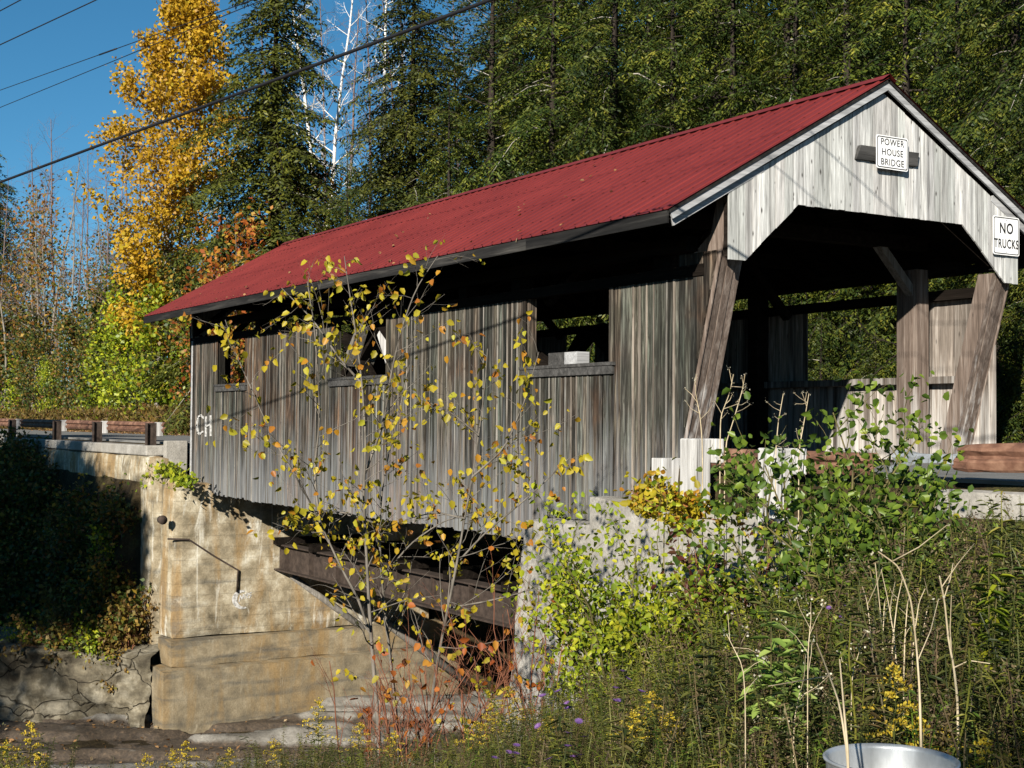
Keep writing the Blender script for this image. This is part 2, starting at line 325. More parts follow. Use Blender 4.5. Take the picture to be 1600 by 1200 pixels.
def bedmat():
    m, nt, b = new_mat('river bed slabs')
    v = coords(nt); n1 = noise(nt, v, 1.6, 8, 0.65, 0.3); n2 = noise(nt, v, 11, 6, 0.7)
    t = nt.nodes.new('ShaderNodeTexCoord'); sx = nt.nodes.new('ShaderNodeSeparateXYZ'); nt.links.new(t.outputs['Object'], sx.inputs[0])
    f = nt.nodes.new('ShaderNodeMapRange'); f.inputs[1].default_value = -6.58; f.inputs[2].default_value = -6.50
    nt.links.new(math_(nt, 'ADD', sx.outputs[2], math_(nt, 'MULTIPLY', math_(nt, 'SUBTRACT', n1, 0.5), 0.25)), f.inputs[0])
    lo = ramp(nt, n2, [(0.3, (0.022, 0.016, 0.011)), (0.6, (0.07, 0.05, 0.032)), (0.72, (0.2, 0.13, 0.075))])
    hi = ramp(nt, n1, [(0.3, (0.08, 0.07, 0.055)), (0.7, (0.25, 0.235, 0.205))])
    hi = mixc(nt, 0.6, hi, ramp(nt, n2, [(0.3, (0.55, 0.55, 0.55)), (0.7, (1.3, 1.3, 1.3))]), 'MULTIPLY')
    c = mixc(nt, f.outputs[0], lo, hi)
    nt.links.new(c, b.inputs['Base Color']); b.inputs['Roughness'].default_value = 0.75
    bump(nt, math_(nt, 'ADD', n1, math_(nt, 'MULTIPLY', n2, 0.5)), 0.7, 0.06, b); return m
M['bed'] = bedmat()
M['bark'] = simple('grey brown bark', [(0.3, (0.045, 0.036, 0.028)), (0.7, (0.15, 0.13, 0.105))], 9, 0.9, 0, 0.5, 0.02, 0.15, (1, 1, 0.25))
M['palebark'] = simple('pale sapling bark', [(0.3, (0.09, 0.078, 0.06)), (0.7, (0.26, 0.23, 0.19))], 9, 0.85, 0, 0.4, 0.01, 0.2, (1, 1, 0.4))
M['greybark'] = simple('grey sapling bark', [(0.3, (0.06, 0.052, 0.042)), (0.7, (0.19, 0.168, 0.14))], 9, 0.85, 0, 0.4, 0.01, 0.2, (1, 1, 0.4))
M['birch'] = simple('white birch bark', [(0.32, (0.12, 0.1, 0.085)), (0.42, (0.55, 0.53, 0.5)), (0.7, (0.74, 0.73, 0.7))], 5, 0.8, 0, 0.2, 0.01, 0.2, (0.5, 0.5, 2.2))
M['darkbark'] = leafmat('evergreen bark, some dead limbs bleached', [(0, (0.018, 0.014, 0.011)), (0.90, (0.035, 0.028, 0.022)), (0.93, (0.18, 0.16, 0.13)), (1, (0.36, 0.33, 0.29))], 0.0, 0.9, 0.0, 0.1)
M['twig'] = simple('purplish bare twigs', [(0.3, (0.09, 0.06, 0.055)), (0.7, (0.2, 0.15, 0.14))], 9, 0.85, 0, 0.0)
M['redtwig'] = simple('red brown twigs', [(0.3, (0.11, 0.035, 0.02)), (0.7, (0.22, 0.09, 0.045))], 7, 0.75, 0, 0.0)
M['stem'] = simple('olive stems', [(0.3, (0.06, 0.05, 0.02)), (0.7, (0.14, 0.12, 0.04))], 7, 0.8, 0, 0.0)
M['straw'] = simple('dry straw stems', [(0.3, (0.26, 0.2, 0.12)), (0.7, (0.5, 0.42, 0.28))], 9, 0.8, 0, 0.0, isl=0.3)
M['hemlock'] = leafmat('hemlock needles', [(0, (0.006, 0.014, 0.003)), (0.4, (0.026, 0.046, 0.008)), (0.68, (0.095, 0.112, 0.014)), (1, (0.25, 0.215, 0.03))], 0.18, 0.55, clump=0.6)
M['spruce'] = leafmat('dark spruce needles', [(0, (0.016, 0.021, 0.005)), (0.5, (0.050, 0.060, 0.010)), (1, (0.16, 0.155, 0.022))], 0.22, 0.55, clump=0.5)
M['pine'] = leafmat('pine needles', [(0, (0.03, 0.05, 0.015)), (0.5, (0.075, 0.1, 0.025)), (1, (0.15, 0.15, 0.03))], 0.25, 0.55)
M['gold'] = leafmat('gold autumn leaves', [(0, (0.22, 0.10, 0.010)), (0.3, (0.40, 0.22, 0.012)), (0.65, (0.52, 0.32, 0.02)), (0.9, (0.42, 0.34, 0.03)), (1, (0.30, 0.12, 0.012))], 0.4, 0.5, 0.0, clump=0.45, csc=0.7)
M['orange'] = leafmat('orange autumn leaves', [(0, (0.20, 0.045, 0.012)), (0.45, (0.34, 0.10, 0.02)), (0.8, (0.36, 0.18, 0.025)), (1, (0.28, 0.24, 0.04))], 0.4, 0.55)
M['yellow'] = leafmat('clear yellow leaves', [(0, (0.26, 0.22, 0.015)), (0.45, (0.46, 0.35, 0.020)), (0.72, (0.34, 0.33, 0.03)), (0.86, (0.45, 0.22, 0.02)), (1, (0.32, 0.11, 0.018))], 0.4, 0.45, 0.0)
M['lime'] = leafmat('yellow green leaves', [(0, (0.05, 0.09, 0.010)), (0.35, (0.16, 0.22, 0.016)), (0.75, (0.34, 0.36, 0.022)), (0.95, (0.46, 0.40, 0.03)), (1, (0.38, 0.16, 0.02))], 0.35, 0.45, clump=0.35, csc=1.6)
M['green'] = leafmat('green shrub leaves', [(0, (0.022, 0.045, 0.010)), (0.4, (0.06, 0.105, 0.016)), (0.85, (0.17, 0.23, 0.030)), (1, (0.36, 0.28, 0.03))], 0.35, 0.4, clump=0.35, csc=2.5)
M['maroon'] = leafmat('maroon leaves', [(0, (0.05, 0.014, 0.012)), (0.5, (0.11, 0.03, 0.022)), (1, (0.09, 0.06, 0.025))], 0.3, 0.5)
M['brush'] = leafmat('rust and olive brush', [(0, (0.08, 0.05, 0.018)), (0.35, (0.17, 0.10, 0.03)), (0.65, (0.14, 0.13, 0.03)), (0.85, (0.25, 0.14, 0.035)), (1, (0.28, 0.22, 0.04))], 0.35, 0.6)
M['mixed'] = leafmat('mixed bank leaves', [(0, (0.03, 0.055, 0.012)), (0.45, (0.07, 0.10, 0.02)), (0.7, (0.14, 0.13, 0.025)), (0.85, (0.20, 0.08, 0.025)), (1, (0.3, 0.22, 0.03))], 0.35, 0.5)
M['weed'] = leafmat('dull weed leaves', [(0, (0.012, 0.018, 0.006)), (0.35, (0.036, 0.050, 0.012)), (0.6, (0.10, 0.105, 0.024)), (0.8, (0.09, 0.058, 0.026)), (1, (0.22, 0.18, 0.06))], 0.3, 0.5, 0.0, clump=0.55, csc=1.6)
M['drygrass'] = leafmat('dry brown grass', [(0, (0.05, 0.035, 0.018)), (0.5, (0.12, 0.085, 0.04)), (0.85, (0.22, 0.165, 0.085)), (1, (0.1, 0.11, 0.03))], 0.3, 0.6, 0.0)
M['litter'] = leafmat('fallen leaves', [(0, (0.12, 0.06, 0.025)), (0.5, (0.28, 0.15, 0.06)), (0.8, (0.38, 0.22, 0.09)), (1, (0.42, 0.33, 0.2))], 0.15, 0.7, 0.0)
M['goldflower'] = leafmat('goldenrod bloom', [(0, (0.32, 0.20, 0.015)), (0.5, (0.48, 0.34, 0.02)), (1, (0.52, 0.44, 0.06))], 0.3, 0.6)
M['purple'] = leafmat('purple aster petals', [(0, (0.14, 0.06, 0.24)), (1, (0.30, 0.17, 0.46))], 0.35, 0.5)
M['fresh'] = leafmat('fresh pale green leaves', [(0, (0.12, 0.19, 0.04)), (0.6, (0.24, 0.34, 0.08)), (1, (0.38, 0.46, 0.14))], 0.35, 0.45)
M['seed'] = leafmat('pale seed heads', [(0, (0.3, 0.26, 0.2)), (1, (0.6, 0.57, 0.5))], 0.3, 0.7)

# ------------------------------------------------------------------ terrain
def vnoise(x, y, seed=0):
    x = np.asarray(x, float); y = np.asarray(y, float)
    xi = np.floor(x).astype(np.int64); yi = np.floor(y).astype(np.int64); fx = x - xi; fy = y - yi
    fx = fx * fx * (3 - 2 * fx); fy = fy * fy * (3 - 2 * fy)
    def h(a, b):
        n = (a * 374761393 + b * 668265263 + seed * 1274126177) & 0x7fffffff
        n = ((n ^ (n >> 13)) * 1274126177) & 0x7fffffff
        return ((n ^ (n >> 16)) & 0xffff) / 65535.0
    return (h(xi, yi) * (1 - fx) + h(xi + 1, yi) * fx) * (1 - fy) + (h(xi, yi + 1) * (1 - fx) + h(xi + 1, yi + 1) * fx) * fy
def fbm(x, y, seed=0, o=4):
    return sum(vnoise(x * 2 ** i, y * 2 ** i, seed + i) * 0.5 ** (i + 1) for i in range(o)) - 0.5
def ground_z(x, y):
    x = np.asarray(x, float); y = np.asarray(y, float)
    xf = np.where(y > -2, -20.2, -20.2 - 0.6 * (-2 - y)); xn = np.where(y > -12, -6.5, -6.5 - 0.5 * (-12 - y))
    near = np.interp(x - xn, [-1, 0, 1, 2.5, 5, 7, 10, 13.5, 17, 25, 70], [-6.7, -6.65, -6.0, -4.8, -4.0, -3.3, -2.4, -1.5, -1.18, -1.0, -0.6])
    far = np.interp(xf - x - np.where(y < -3.2, 1.7, 0.0), [-1, 0, 0.5, 1.2, 2.5, 5, 8, 30], [-6.7, -6.65, -6.3, -5.7, -4.3, -2.6, -1.4, -0.8])
    z = np.where(x > (xf + xn) / 2, near, far) + 0.22 * fbm(x * 0.9, y * 0.9, 3) + 0.5 * fbm(x * 0.13, y * 0.13, 8)
    a = np.abs(y)
    edge = np.where((y < 0) & (x > -15), 2.75, 3.25)
    fill = -0.06 - 0.55 * np.maximum(a - edge, 0)
    fill = fill - np.where((y < 0) & (x < -15), 2.6 * np.maximum(a - 3.5, 0), 0)
    fill = fill - np.where((y < 0) & (x > -15), np.clip(3.9 - x, 0, 9) * 0.75 * np.clip((a - edge) / 0.35, 0, 1), 0)
    road = (x > -1.8) | (x < -20.9)
    z = np.maximum(z, np.where(road, fill, -99))
    z = np.where((a < edge) & road, -0.06, z)
    inch = np.clip(np.minimum(x - xf, xn - x) / 2.5 + 0.3, 0, 1) * np.clip((13 - y) / 6, 0, 1)
    hill = np.minimum(0.2 * (y - 3.6), 2.6 + 0.02 * y)
    hillr = np.minimum(0.22 * (y - 5.0), 10)
    w = np.clip((x + 45) / 15, 0, 1)
    h = hill * (1 - w) + hillr * w
    return np.where(y > 3.6, np.maximum(z, (h - 0.1) * (1 - inch) + z * inch), z)
def gz(p): return float(ground_z(p[0], p[1]))
def axis_pts(lo, hi, flo, fhi, st):
    f = list(np.arange(flo, fhi + 1e-6, st)); d = st; a = flo; L = []
    while a > lo: d *= 1.25; a -= d; L.append(a)
    d = st; b = fhi; H = []
    while b < hi: d *= 1.25; b += d; H.append(b)
    return np.array(L[::-1] + f + H)
def grid_mesh(name, xs, ys, zf, mat):
    X, Y = np.meshgrid(xs, ys, indexing='ij'); Z = zf(X, Y)
    V = np.stack([X, Y, Z], -1).reshape(-1, 3); n = len(ys); I = np.arange(len(xs) - 1)[:, None] * n + np.arange(n - 1)[None]
    F = np.stack([I, I + n, I + n + 1, I + 1], -1).reshape(-1, 4)
    return npmesh(name, V, F, mat, True)
g = link('ground', grid_mesh('ground', axis_pts(-900, 900, -34, 18, 0.3), axis_pts(-900, 900, -18, 10, 0.3), ground_z, M['ground'])); g['kind'] = 'structure'
def bed_z(x, y):
    u = x * RT[0] + y * RT[1]; v = x * FW[0] + y * FW[1]
    n = fbm(u * 0.22 + 3, v * 1.0, 21, 4) * 2.0 + 0.3 * fbm(u * 0.9, v * 2.0, 33)
    t = n * 3.2; s = np.floor(t) + np.clip((t - np.floor(t)) * 3.5, 0, 1)
    z = -6.60 + 0.17 * np.clip(s, -2, 2) + 0.05 * fbm(u * 2.2, v * 5, 5)
    return np.where(ground_z(x, y) > -6.3, np.minimum(z, ground_z(x, y) - 0.1), z)
g = link('riverbed', grid_mesh('riverbed', np.arange(-27, -5.4, 0.1), np.arange(-14, 7, 0.1), bed_z, M['bed'])); g['kind'] = 'structure'
mb = MB(); mb.box(-160, -20.75, -3.15, 3.2, -0.3, -0.02); o = mb.build('road', M['asphalt']); o['kind'] = 'structure'
mb = MB(); mb.box(-1.2, 60, -2.7, 3.2, -0.3, -0.02); o = mb.build('road', M['asphalt']); o['kind'] = 'structure'

# ------------------------------------------------------------------ covered bridge
rb = np.random.default_rng(5)
BR = thing('covered_bridge', 'weathered grey covered bridge with red metal roof spanning the rocky river bed', 'covered bridge', (-10.4, 0, 0))
WY = 2.66
def boards(mb, x0, x1, zb, zt, y, out, w=0.15, th=0.025, axis='x', batten=True):
    """vertical boards between x0 and x1; zb and zt give the height at a position; out is the side that shows"""
    x = x0
    while x < x1 - 1e-3:
        ww = min(w * rb.uniform(0.85, 1.15), x1 - x)
        if x1 - (x + ww) < 0.05: ww = x1 - x
        gp = 0.009 if batten else 0.002; a, b = x + gp, x + ww - gp; d = rb.uniform(0, 0.010)
        jb = rb.uniform(-0.005, 0.005) * (5 if batten else 1)
        fb = zb if callable(zb) else (lambda q, v=zb: v); ft = zt if callable(zt) else (lambda q, v=zt: v)
        y0, y1 = (y + d * out, y + (d + th) * out)
        P = []
        for yy in (y0, y1):
            pts = [(a, fb(a) + jb), (b, fb(b) + jb), (b, ft(b)), (a, ft(a))]
            P += [((p, yy, z) if axis == 'x' else (yy, p, z)) for p, z in pts]
        mb.hexa(P)
        if batten and x > x0 and rb.random() < 0.62:
            c = x; bw = rb.uniform(0.009, 0.018); P = []
            for yy in (y + (th * 0.6) * out, y + (th + rb.uniform(0.010, 0.018)) * out):
                pts = [(c - bw, fb(c)), (c + bw, fb(c)), (c + bw, ft(c) - 0.005), (c - bw, ft(c) - 0.005)]
                P += [((p, yy, z) if axis == 'x' else (yy, p, z)) for p, z in pts]
            k0 = len(mb.f); mb.hexa(P); mb.mi.update({q: 1 for q in range(k0, len(mb.f))})
        x += ww

ZTOP, ZS = 2.55, 1.33
ZB = -1.2
def left_bottom(x):
    if x < -18.93: return -0.98
    if x < -4.25: return ZB - 0.02 + 0.05 * math.sin((x + 19) / 14.7 * math.pi) * -1
    if x < -2.45: return -0.86
    return -0.55
mb = MB()
E1 = [(-20.43, -18.63, True), (-18.63, -16.77, False), (-16.77, -12.0, True), (-12.0, -9.58, False), (-9.58, -4.79, True), (-4.79, -2.55, False), (-2.55, -1.02, True)]
for a, b, full in E1:
    cuts = sorted({a, b} | {c for c in (-18.93, -4.25, -2.76, -2.72, -2.45) if a < c < b})
    for p, q in zip(cuts[:-1], cuts[1:]):
        if abs(q - p) < 0.05: continue
        zb = left_bottom((p + q) / 2)
        boards(mb, p, q, (lambda x, v=zb: v), ZTOP if full else ZS - 0.03, -WY, -1)
# boards beside the leaning post: right edge follows the post
lean = lambda z: -1.22 + (z + 0.1) * 0.285
for k in range(6):
    x0 = -1.02 + k * 0.125; x1 = x0 + 0.118; za = max(-0.55, (x0 + 1.03) / 0.285); zb_ = max(-0.5, (x1 + 1.03) / 0.285)
    mb.hexa([(x0, -WY, za), (x1, -WY, zb_), (x1, -WY, 2.72), (x0, -WY, 2.72), (x0, -WY - 0.028, za), (x1, -WY - 0.028, zb_), (x1, -WY - 0.028, 2.72), (x0, -WY - 0.028, 2.72)])
# edge trims of window openings
for x in (-18.66, -16.74, -12.03, -9.55, -4.82, -2.52):
    mb.box(x - 0.045, x + 0.045, -WY - 0.045, -WY - 0.030, ZS + 0.02, ZTOP + 0.015)
    mb.box(x - 0.07, x + 0.07, -WY + 0.003, -WY + 0.14, ZS + 0.02, ZTOP + 0.01)
side = mb.build('side_wall', M['siding'], BR)
# far corner board, pale
mb = MB(); mb.box(-20.53, -20.44, -WY - 0.04, -WY + 0.1, -1.0, 2.5); mb.build('corner_board', M['trim'], BR, bevel=0.006)
for a, b in ((-18.75, -16.65), (-12.12, -9.46), (-4.9, -2.42)):
    mb = MB(); mb.box(a, b, -WY - 0.09, -WY + 0.16, ZS - 0.0, ZS + 0.05); mb.box(a + 0.03, b - 0.03, -WY - 0.075, -WY - 0.033, ZS - 0.12, ZS - 0.003)
    mb.build('window_sill', M['darkplank'], side, bevel=0.006)
# right wall with its own openings
mb = MB(); mb2 = MB()
R1 = [(-20.43, -18.6, 1), (-18.6, -16.8, 0), (-16.8, -11.7, 1), (-11.7, -10.6, 2), (-10.6, -4.28, 1), (-4.28, -2.03, 0), (-2.03, -0.35, 1)]
for a, b, f in R1:
    top = {1: 2.57, 0: 1.22, 2: 1.22}[f]
    boards(mb, a, b, -1.2, top, WY - 0.03, 1, 0.16, 0.028, batten=False)
rw = mb.build('side_wall', M['inner'], BR)
mb = MB(); mb.box(-20.3, -0.75, WY - 0.19, WY - 0.032, 1.16, 1.27); mb.build('wall_rail', M['inner'], BR, bevel=0.008)
# top beams, posts, braces of the truss
for s in (-1, 1):
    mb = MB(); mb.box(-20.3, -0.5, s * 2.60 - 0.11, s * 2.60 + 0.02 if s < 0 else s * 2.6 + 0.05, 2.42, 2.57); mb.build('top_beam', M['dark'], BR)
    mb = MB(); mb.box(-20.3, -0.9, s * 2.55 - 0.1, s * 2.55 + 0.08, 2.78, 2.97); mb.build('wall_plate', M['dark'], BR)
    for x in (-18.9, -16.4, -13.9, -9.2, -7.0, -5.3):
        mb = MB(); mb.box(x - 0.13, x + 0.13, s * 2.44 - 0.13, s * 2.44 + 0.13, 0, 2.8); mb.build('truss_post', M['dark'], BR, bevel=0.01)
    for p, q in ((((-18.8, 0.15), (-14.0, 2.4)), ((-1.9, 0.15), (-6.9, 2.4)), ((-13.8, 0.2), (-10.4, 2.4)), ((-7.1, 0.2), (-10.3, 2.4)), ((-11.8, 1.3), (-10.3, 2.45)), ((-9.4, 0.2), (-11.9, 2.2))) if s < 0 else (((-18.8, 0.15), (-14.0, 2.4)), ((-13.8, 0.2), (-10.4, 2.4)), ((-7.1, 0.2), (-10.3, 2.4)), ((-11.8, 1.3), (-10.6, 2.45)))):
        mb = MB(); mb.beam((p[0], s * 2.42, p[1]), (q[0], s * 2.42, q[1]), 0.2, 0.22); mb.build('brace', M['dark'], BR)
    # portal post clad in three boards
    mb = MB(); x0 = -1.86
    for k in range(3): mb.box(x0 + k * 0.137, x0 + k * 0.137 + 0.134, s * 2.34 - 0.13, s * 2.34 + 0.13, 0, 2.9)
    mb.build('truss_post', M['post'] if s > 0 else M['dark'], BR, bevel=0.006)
# leaning posts that flare out under the gable
def leaning(s, x_of, zt, zb, nm='leaning_post', m=None):
    mb = MB(); yo = s * (WY - 0.035); yi = s * (WY - 0.40); dx = 0.26
    ys = np.linspace(yo, yi, 4)
    for k in range(3):
        a, b = ys[k] - (s * 0.003), ys[k + 1] + (s * 0.003); off = 0.012 * (k % 2)
        lo, hi = min(a, b), max(a, b)
        P = []
        for z in (zb, zt):
            xx = x_of(z) + off
            P += [(xx - dx * sg, lo, z) if sg else (xx, lo, z) for sg in ()]
            P += [(xx - dx, lo, z), (xx, lo, z), (xx, hi, z), (xx - dx, hi, z)]
        mb.hexa(P)
    # board on the outer face
    P = []
    for z in (zb, zt):
        xx = x_of(z); a, b = sorted((yo + s * 0.004, yo + s * 0.03))
        P += [(xx - dx * 0.98, a, z), (xx + 0.02, a, z), (xx + 0.02, b, z), (xx - dx * 0.98, b, z)]
    mb.hexa(P)
    return mb.build(nm, m or M['post'], BR, bevel=0.005)
leaning(-1, lambda z: -1.0 + z * 0.285, 3.38, -0.08)
leaning(1, lambda z: -0.86 + z * 0.285, 2.72, -0.04)
leaning(-1, lambda z: -20.3 - z * 0.1, 2.9, -0.5, m=M['dark']); leaning(1, lambda z: -20.3 - z * 0.1, 2.9, -0.5, m=M['dark'])
mb = MB(); mb.box(-1.22, -0.98, -2.97, -2.61, -0.5, 0.075); mb.build('foot_block', M['whitewood'], BR, bevel=0.012)

# gables
def gb(y):
    a = abs(y)
    return 3.355 if a <= 1.55 else (3.355 - (a - 1.55) / 0.88 * 0.775 if a < 2.43 else 2.58)
def gt(y): return 5.0 - 0.562 * abs(y)
def gable(x, out, mat):
    mb = MB(); ks = sorted({-2.7, -2.43, -1.55, 0, 1.55, 2.43, 2.7})
    for a, b in zip(ks[:-1], ks[1:]): boards(mb, a, b, lambda y: gb(y) , gt, x, out, 0.135, 0.024, 'y', False)
    g = mb.build('gable', mat, BR)
    return g
gf = gable(-0.03, 1, M['gable']); gable(-20.55, -1, M['gable'])
for x in (-0.09, -20.49):
    mb = MB(); mb.box(x - 0.05, x + 0.05, -1.62, 1.62, 3.46, 3.6)
    for s in (-1, 1): mb.beam((x, s * 2.62, 2.66), (x, s * 1.6, 3.52), 0.1, 0.12, (1, 0, 0)); mb.beam((x, s * 2.64, 3.36), (x, 0, 4.84), 0.1, 0.12, (1, 0, 0)); mb.box(x - 0.05, x + 0.05, s * 2.62 - 0.05, s * 2.62 + 0.05, 2.62, 3.3)
    mb.build('gable_frame', M['dark'], BR)

# roof
XR0, XR1 = -21.15, 0.10
YE, ZE, ZA = 3.74, 3.10, 5.20
sl_ = np.array([0, -YE, ZE - ZA]); SL = np.linalg.norm(sl_); sd = sl_ / SL
xs = []; x = XR0
while x < XR1:
    xs += [(x, 0), (x + 0.08, 0), (x + 0.090, 0.020), (x + 0.110, 0.020), (x + 0.118, 0), (x + 0.134, 0.0005)]; x += 0.27
xs = [(a, h) for a, h in xs if a < XR1] + [(XR1, 0)]
mb = MB()
for s in (-1, 1):
    up = np.array([0, s * (ZA - ZE), YE]) / SL; dn = np.array([0, s * YE, ZE - ZA]) / SL
    V = []; F = []
    rows = np.linspace(0, SL, 9)
    for d in rows:
        for a, h in xs: V.append(np.array([a, 0, ZA]) + dn * d + up * h)
    n = len(xs)
    for r in range(len(rows) - 1):
        for i in range(n - 1):
            q = (r * n + i, r * n + i + 1, (r + 1) * n + i + 1, (r + 1) * n + i); F.append(q if s > 0 else q[::-1])
    mb.add(V, F)
roof = mb.build('roof', M['roof'], BR); roof.data.materials.append(M['rib'])
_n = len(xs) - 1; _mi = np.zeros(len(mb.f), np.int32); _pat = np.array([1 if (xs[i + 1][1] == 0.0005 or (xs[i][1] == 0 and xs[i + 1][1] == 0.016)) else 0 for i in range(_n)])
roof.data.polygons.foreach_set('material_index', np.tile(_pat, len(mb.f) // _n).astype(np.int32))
mb = MB()
for x0 in np.arange(XR0, XR1, 3.05):
    x1 = min(x0 + 3.06, XR1 + 0.01); zo = 0.004 * (int(x0 * 7) % 2)
    for s in (-1, 1):
        dn = np.array([0, s * YE, ZE - ZA]) / SL; up = np.array([0, s * (ZA - ZE), YE]) / SL
        A = np.array([x0, 0, ZA + 0.045 + zo]); Bp = A + dn * 0.16 - up * 0.012
        L_ = np.array([x1 - x0, 0, 0])
        mb.add([A, A + L_, Bp + L_, Bp], [(0, 1, 2, 3) if s > 0 else (3, 2, 1, 0)])
mb.build('ridge_cap', M['roof'], roof)
mb = MB()   # screw heads along the ribs
for s in (-1, 1):
    up = np.array([0, s * (ZA - ZE), YE]) / SL; dn = np.array([0, s * YE, ZE - ZA]) / SL
    for x in np.arange(XR0 + 0.155, XR1 - 0.05, 0.27):
        for d in (0.35, 1.15, 1.95, 2.75, 3.55, 4.15):
            c = np.array([x, 0, ZA]) + dn * (d + 0.02 * math.sin(x * 9 + d)) + up * 0.003
            mb.hexa([c + a for a in (-.008 * np.array([1, 0, 0]) - dn * .010, .008 * np.array([1, 0, 0]) - dn * .010, .008 * np.array([1, 0, 0]) + dn * .010, -.008 * np.array([1, 0, 0]) + dn * .010)] + [c + up * .008 + a for a in (-.008 * np.array([1, 0, 0]) - dn * .010, .008 * np.array([1, 0, 0]) - dn * .010, .008 * np.array([1, 0, 0]) + dn * .010, -.008 * np.array([1, 0, 0]) + dn * .010)])
mb.build('screws', M['rib'], roof)['kind'] = 'stuff'
mb = MB()   # plank deck under the metal
for s in (-1, 1):
    up = np.array([0, s * (ZA - ZE), YE]) / SL; dn = np.array([0, s * YE, ZE - ZA]) / SL
    for k in range(14):
        a = np.array([0, 0, ZA]) + dn * (0.02 + k * (SL - 0.05) / 14) - up * 0.012; b = np.array([0, 0, ZA]) + dn * (0.02 + (k + 1) * (SL - 0.05) / 14 - 0.006) - up * 0.012
        P = []
        for x in (XR0 + 0.03, XR1 - 0.03): P += [np.array([x, 0, 0]) + a, np.array([x, 0, 0]) + b, np.array([x, 0, 0]) + b - up * 0.022, np.array([x, 0, 0]) + a - up * 0.022]
        mb.hexa(P)
mb.build('roof_deck', M['dark'], roof)
for s in (-1, 1):
    mb = MB(); x = XR0 + 0.02
    while x < XR1 - 0.02:
        x1 = min(x + 3.6, XR1 - 0.02); mb.box(x, x1 - 0.004, s * (YE - 0.02) - 0.014, s * (YE - 0.02) + 0.014, ZE - 0.165 + rb.uniform(-0.004, 0.004), ZE - 0.012); x = x1
    mb.build('fascia', M['fascia'], roof)
for x in (XR1 - 0.055, XR0 + 0.055):
    for s in (-1, 1):
        up = np.array([0, s * (ZA - ZE), YE]) / SL; dn = np.array([0, s * YE, ZE - ZA]) / SL; A = np.array([x, 0, ZA])
        mb = MB(); mb.beam(A + dn * 0.05 - up * 0.075, A + dn * (SL - 0.03) - up * 0.075, 0.03, 0.075, (1, 0, 0)) if False else mb.prism([A + dn * 0.0 - up * 0.02, A + dn * (SL - 0.02) - up * 0.02, A + dn * (SL - 0.02) - up * 0.055, A - up * 0.055 - np.array([0, 0, 0.0])], (0.045, 0, 0)); mb.build('drip_edge', M['fascia'], roof)
        mb = MB(); mb.prism([A - np.array([0, 0, 0.068]), A + dn * (SL - 0.04) - up * 0.058, A + dn * (SL - 0.04) - up * 0.14, A - np.array([0, 0, 0.165])], (0.03, 0, 0)); mb.build('rake_board', M['trim'], roof)
        A2 = A + np.array([-0.075 if x > -5 else 0.075, 0, 0])
        mb = MB(); mb.prism([A2 + dn * (SL * 0.60) - up * 0.13, A2 + dn * (SL - 0.06) - up * 0.13, A2 + dn * (SL - 0.06) - up * 0.235, A2 + dn * (SL * 0.60) - up * 0.235], (0.035, 0, 0)); mb.build('rake_board', M['trim'], roof)
mb = MB()
for x in np.arange(XR0 + 0.35, XR1 - 0.25, 0.72):
    for s in (-1, 1):
        dn = np.array([0, s * YE, ZE - ZA]) / SL; up = np.array([0, s * (ZA - ZE), YE]) / SL
        mb.beam(np.array([x, 0, ZA]) - up * 0.11 + dn * 0.06, np.array([x, 0, ZA]) - up * 0.11 + dn * (SL - 0.06), 0.06, 0.14, (1, 0, 0))
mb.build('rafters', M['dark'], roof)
for x in (-1.6, -4.55, -7.0, -9.2, -11.6, -13.9, -16.4, -18.9):
    mb = MB(); mb.box(x - 0.1, x + 0.1, -2.5, 2.5, 3.3 - 0.1, 3.3 + 0.1); mb.build('tie_beam', M['dark'], BR)
    for s in (-1, 1):
        mb = MB(); mb.beam((x, s * 2.45, 2.35), (x, s * 1.55, 3.24), 0.12, 0.14, (1, 0, 0)); mb.build('knee_brace', M['greyplank'] if (x == -1.6) else M['dark'], BR)
# deck and floor framing
mb = MB(); x = -20.7
while x < -1.2: mb.box(x, x + 0.245, -2.5, 2.5, -0.09, -0.005 + rb.uniform(-0.006, 0.0)); x += 0.25
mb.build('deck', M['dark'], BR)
for x in np.arange(-19.5, -2.0, 2.15):
    mb = MB(); mb.box(x - 0.13, x + 0.13, -2.6, 2.6, -0.45, -0.1); mb.build('floor_beam', M['dark'], BR)
for s in (-1, 1):
    mb = MB(); mb.box(-20.2, -2.6, s * 2.45 - 0.16, s * 2.45 + 0.16, -0.86, -0.46); mb.build('bottom_chord', M['dark'], BR)
for y in (-0.9, 0.9):
    mb = MB(); x0, x1 = -19.0, -4.2
    mb.box(x0, x1, y - 0.16, y + 0.16, -2.50, -2.465); mb.box(x0, x1, y - 0.16, y + 0.16, -3.12, -3.085); mb.box(x0, x1, y - 0.012, y + 0.012, -3.084, -2.501)
    for x in np.arange(x0 + 0.6, x1, 1.5): mb.box(x - 0.01, x + 0.01, y - 0.13, y + 0.13, -3.082, -2.503)
    mb.build('girder', M['darkrust'], BR)
for x in np.arange(-18.6, -4.4, 2.15):
    mb = MB(); mb.box(x - 0.1, x + 0.1, -1.2, 1.2, -2.462, -2.3); mb.build('floor_beam', M['dark'], BR)
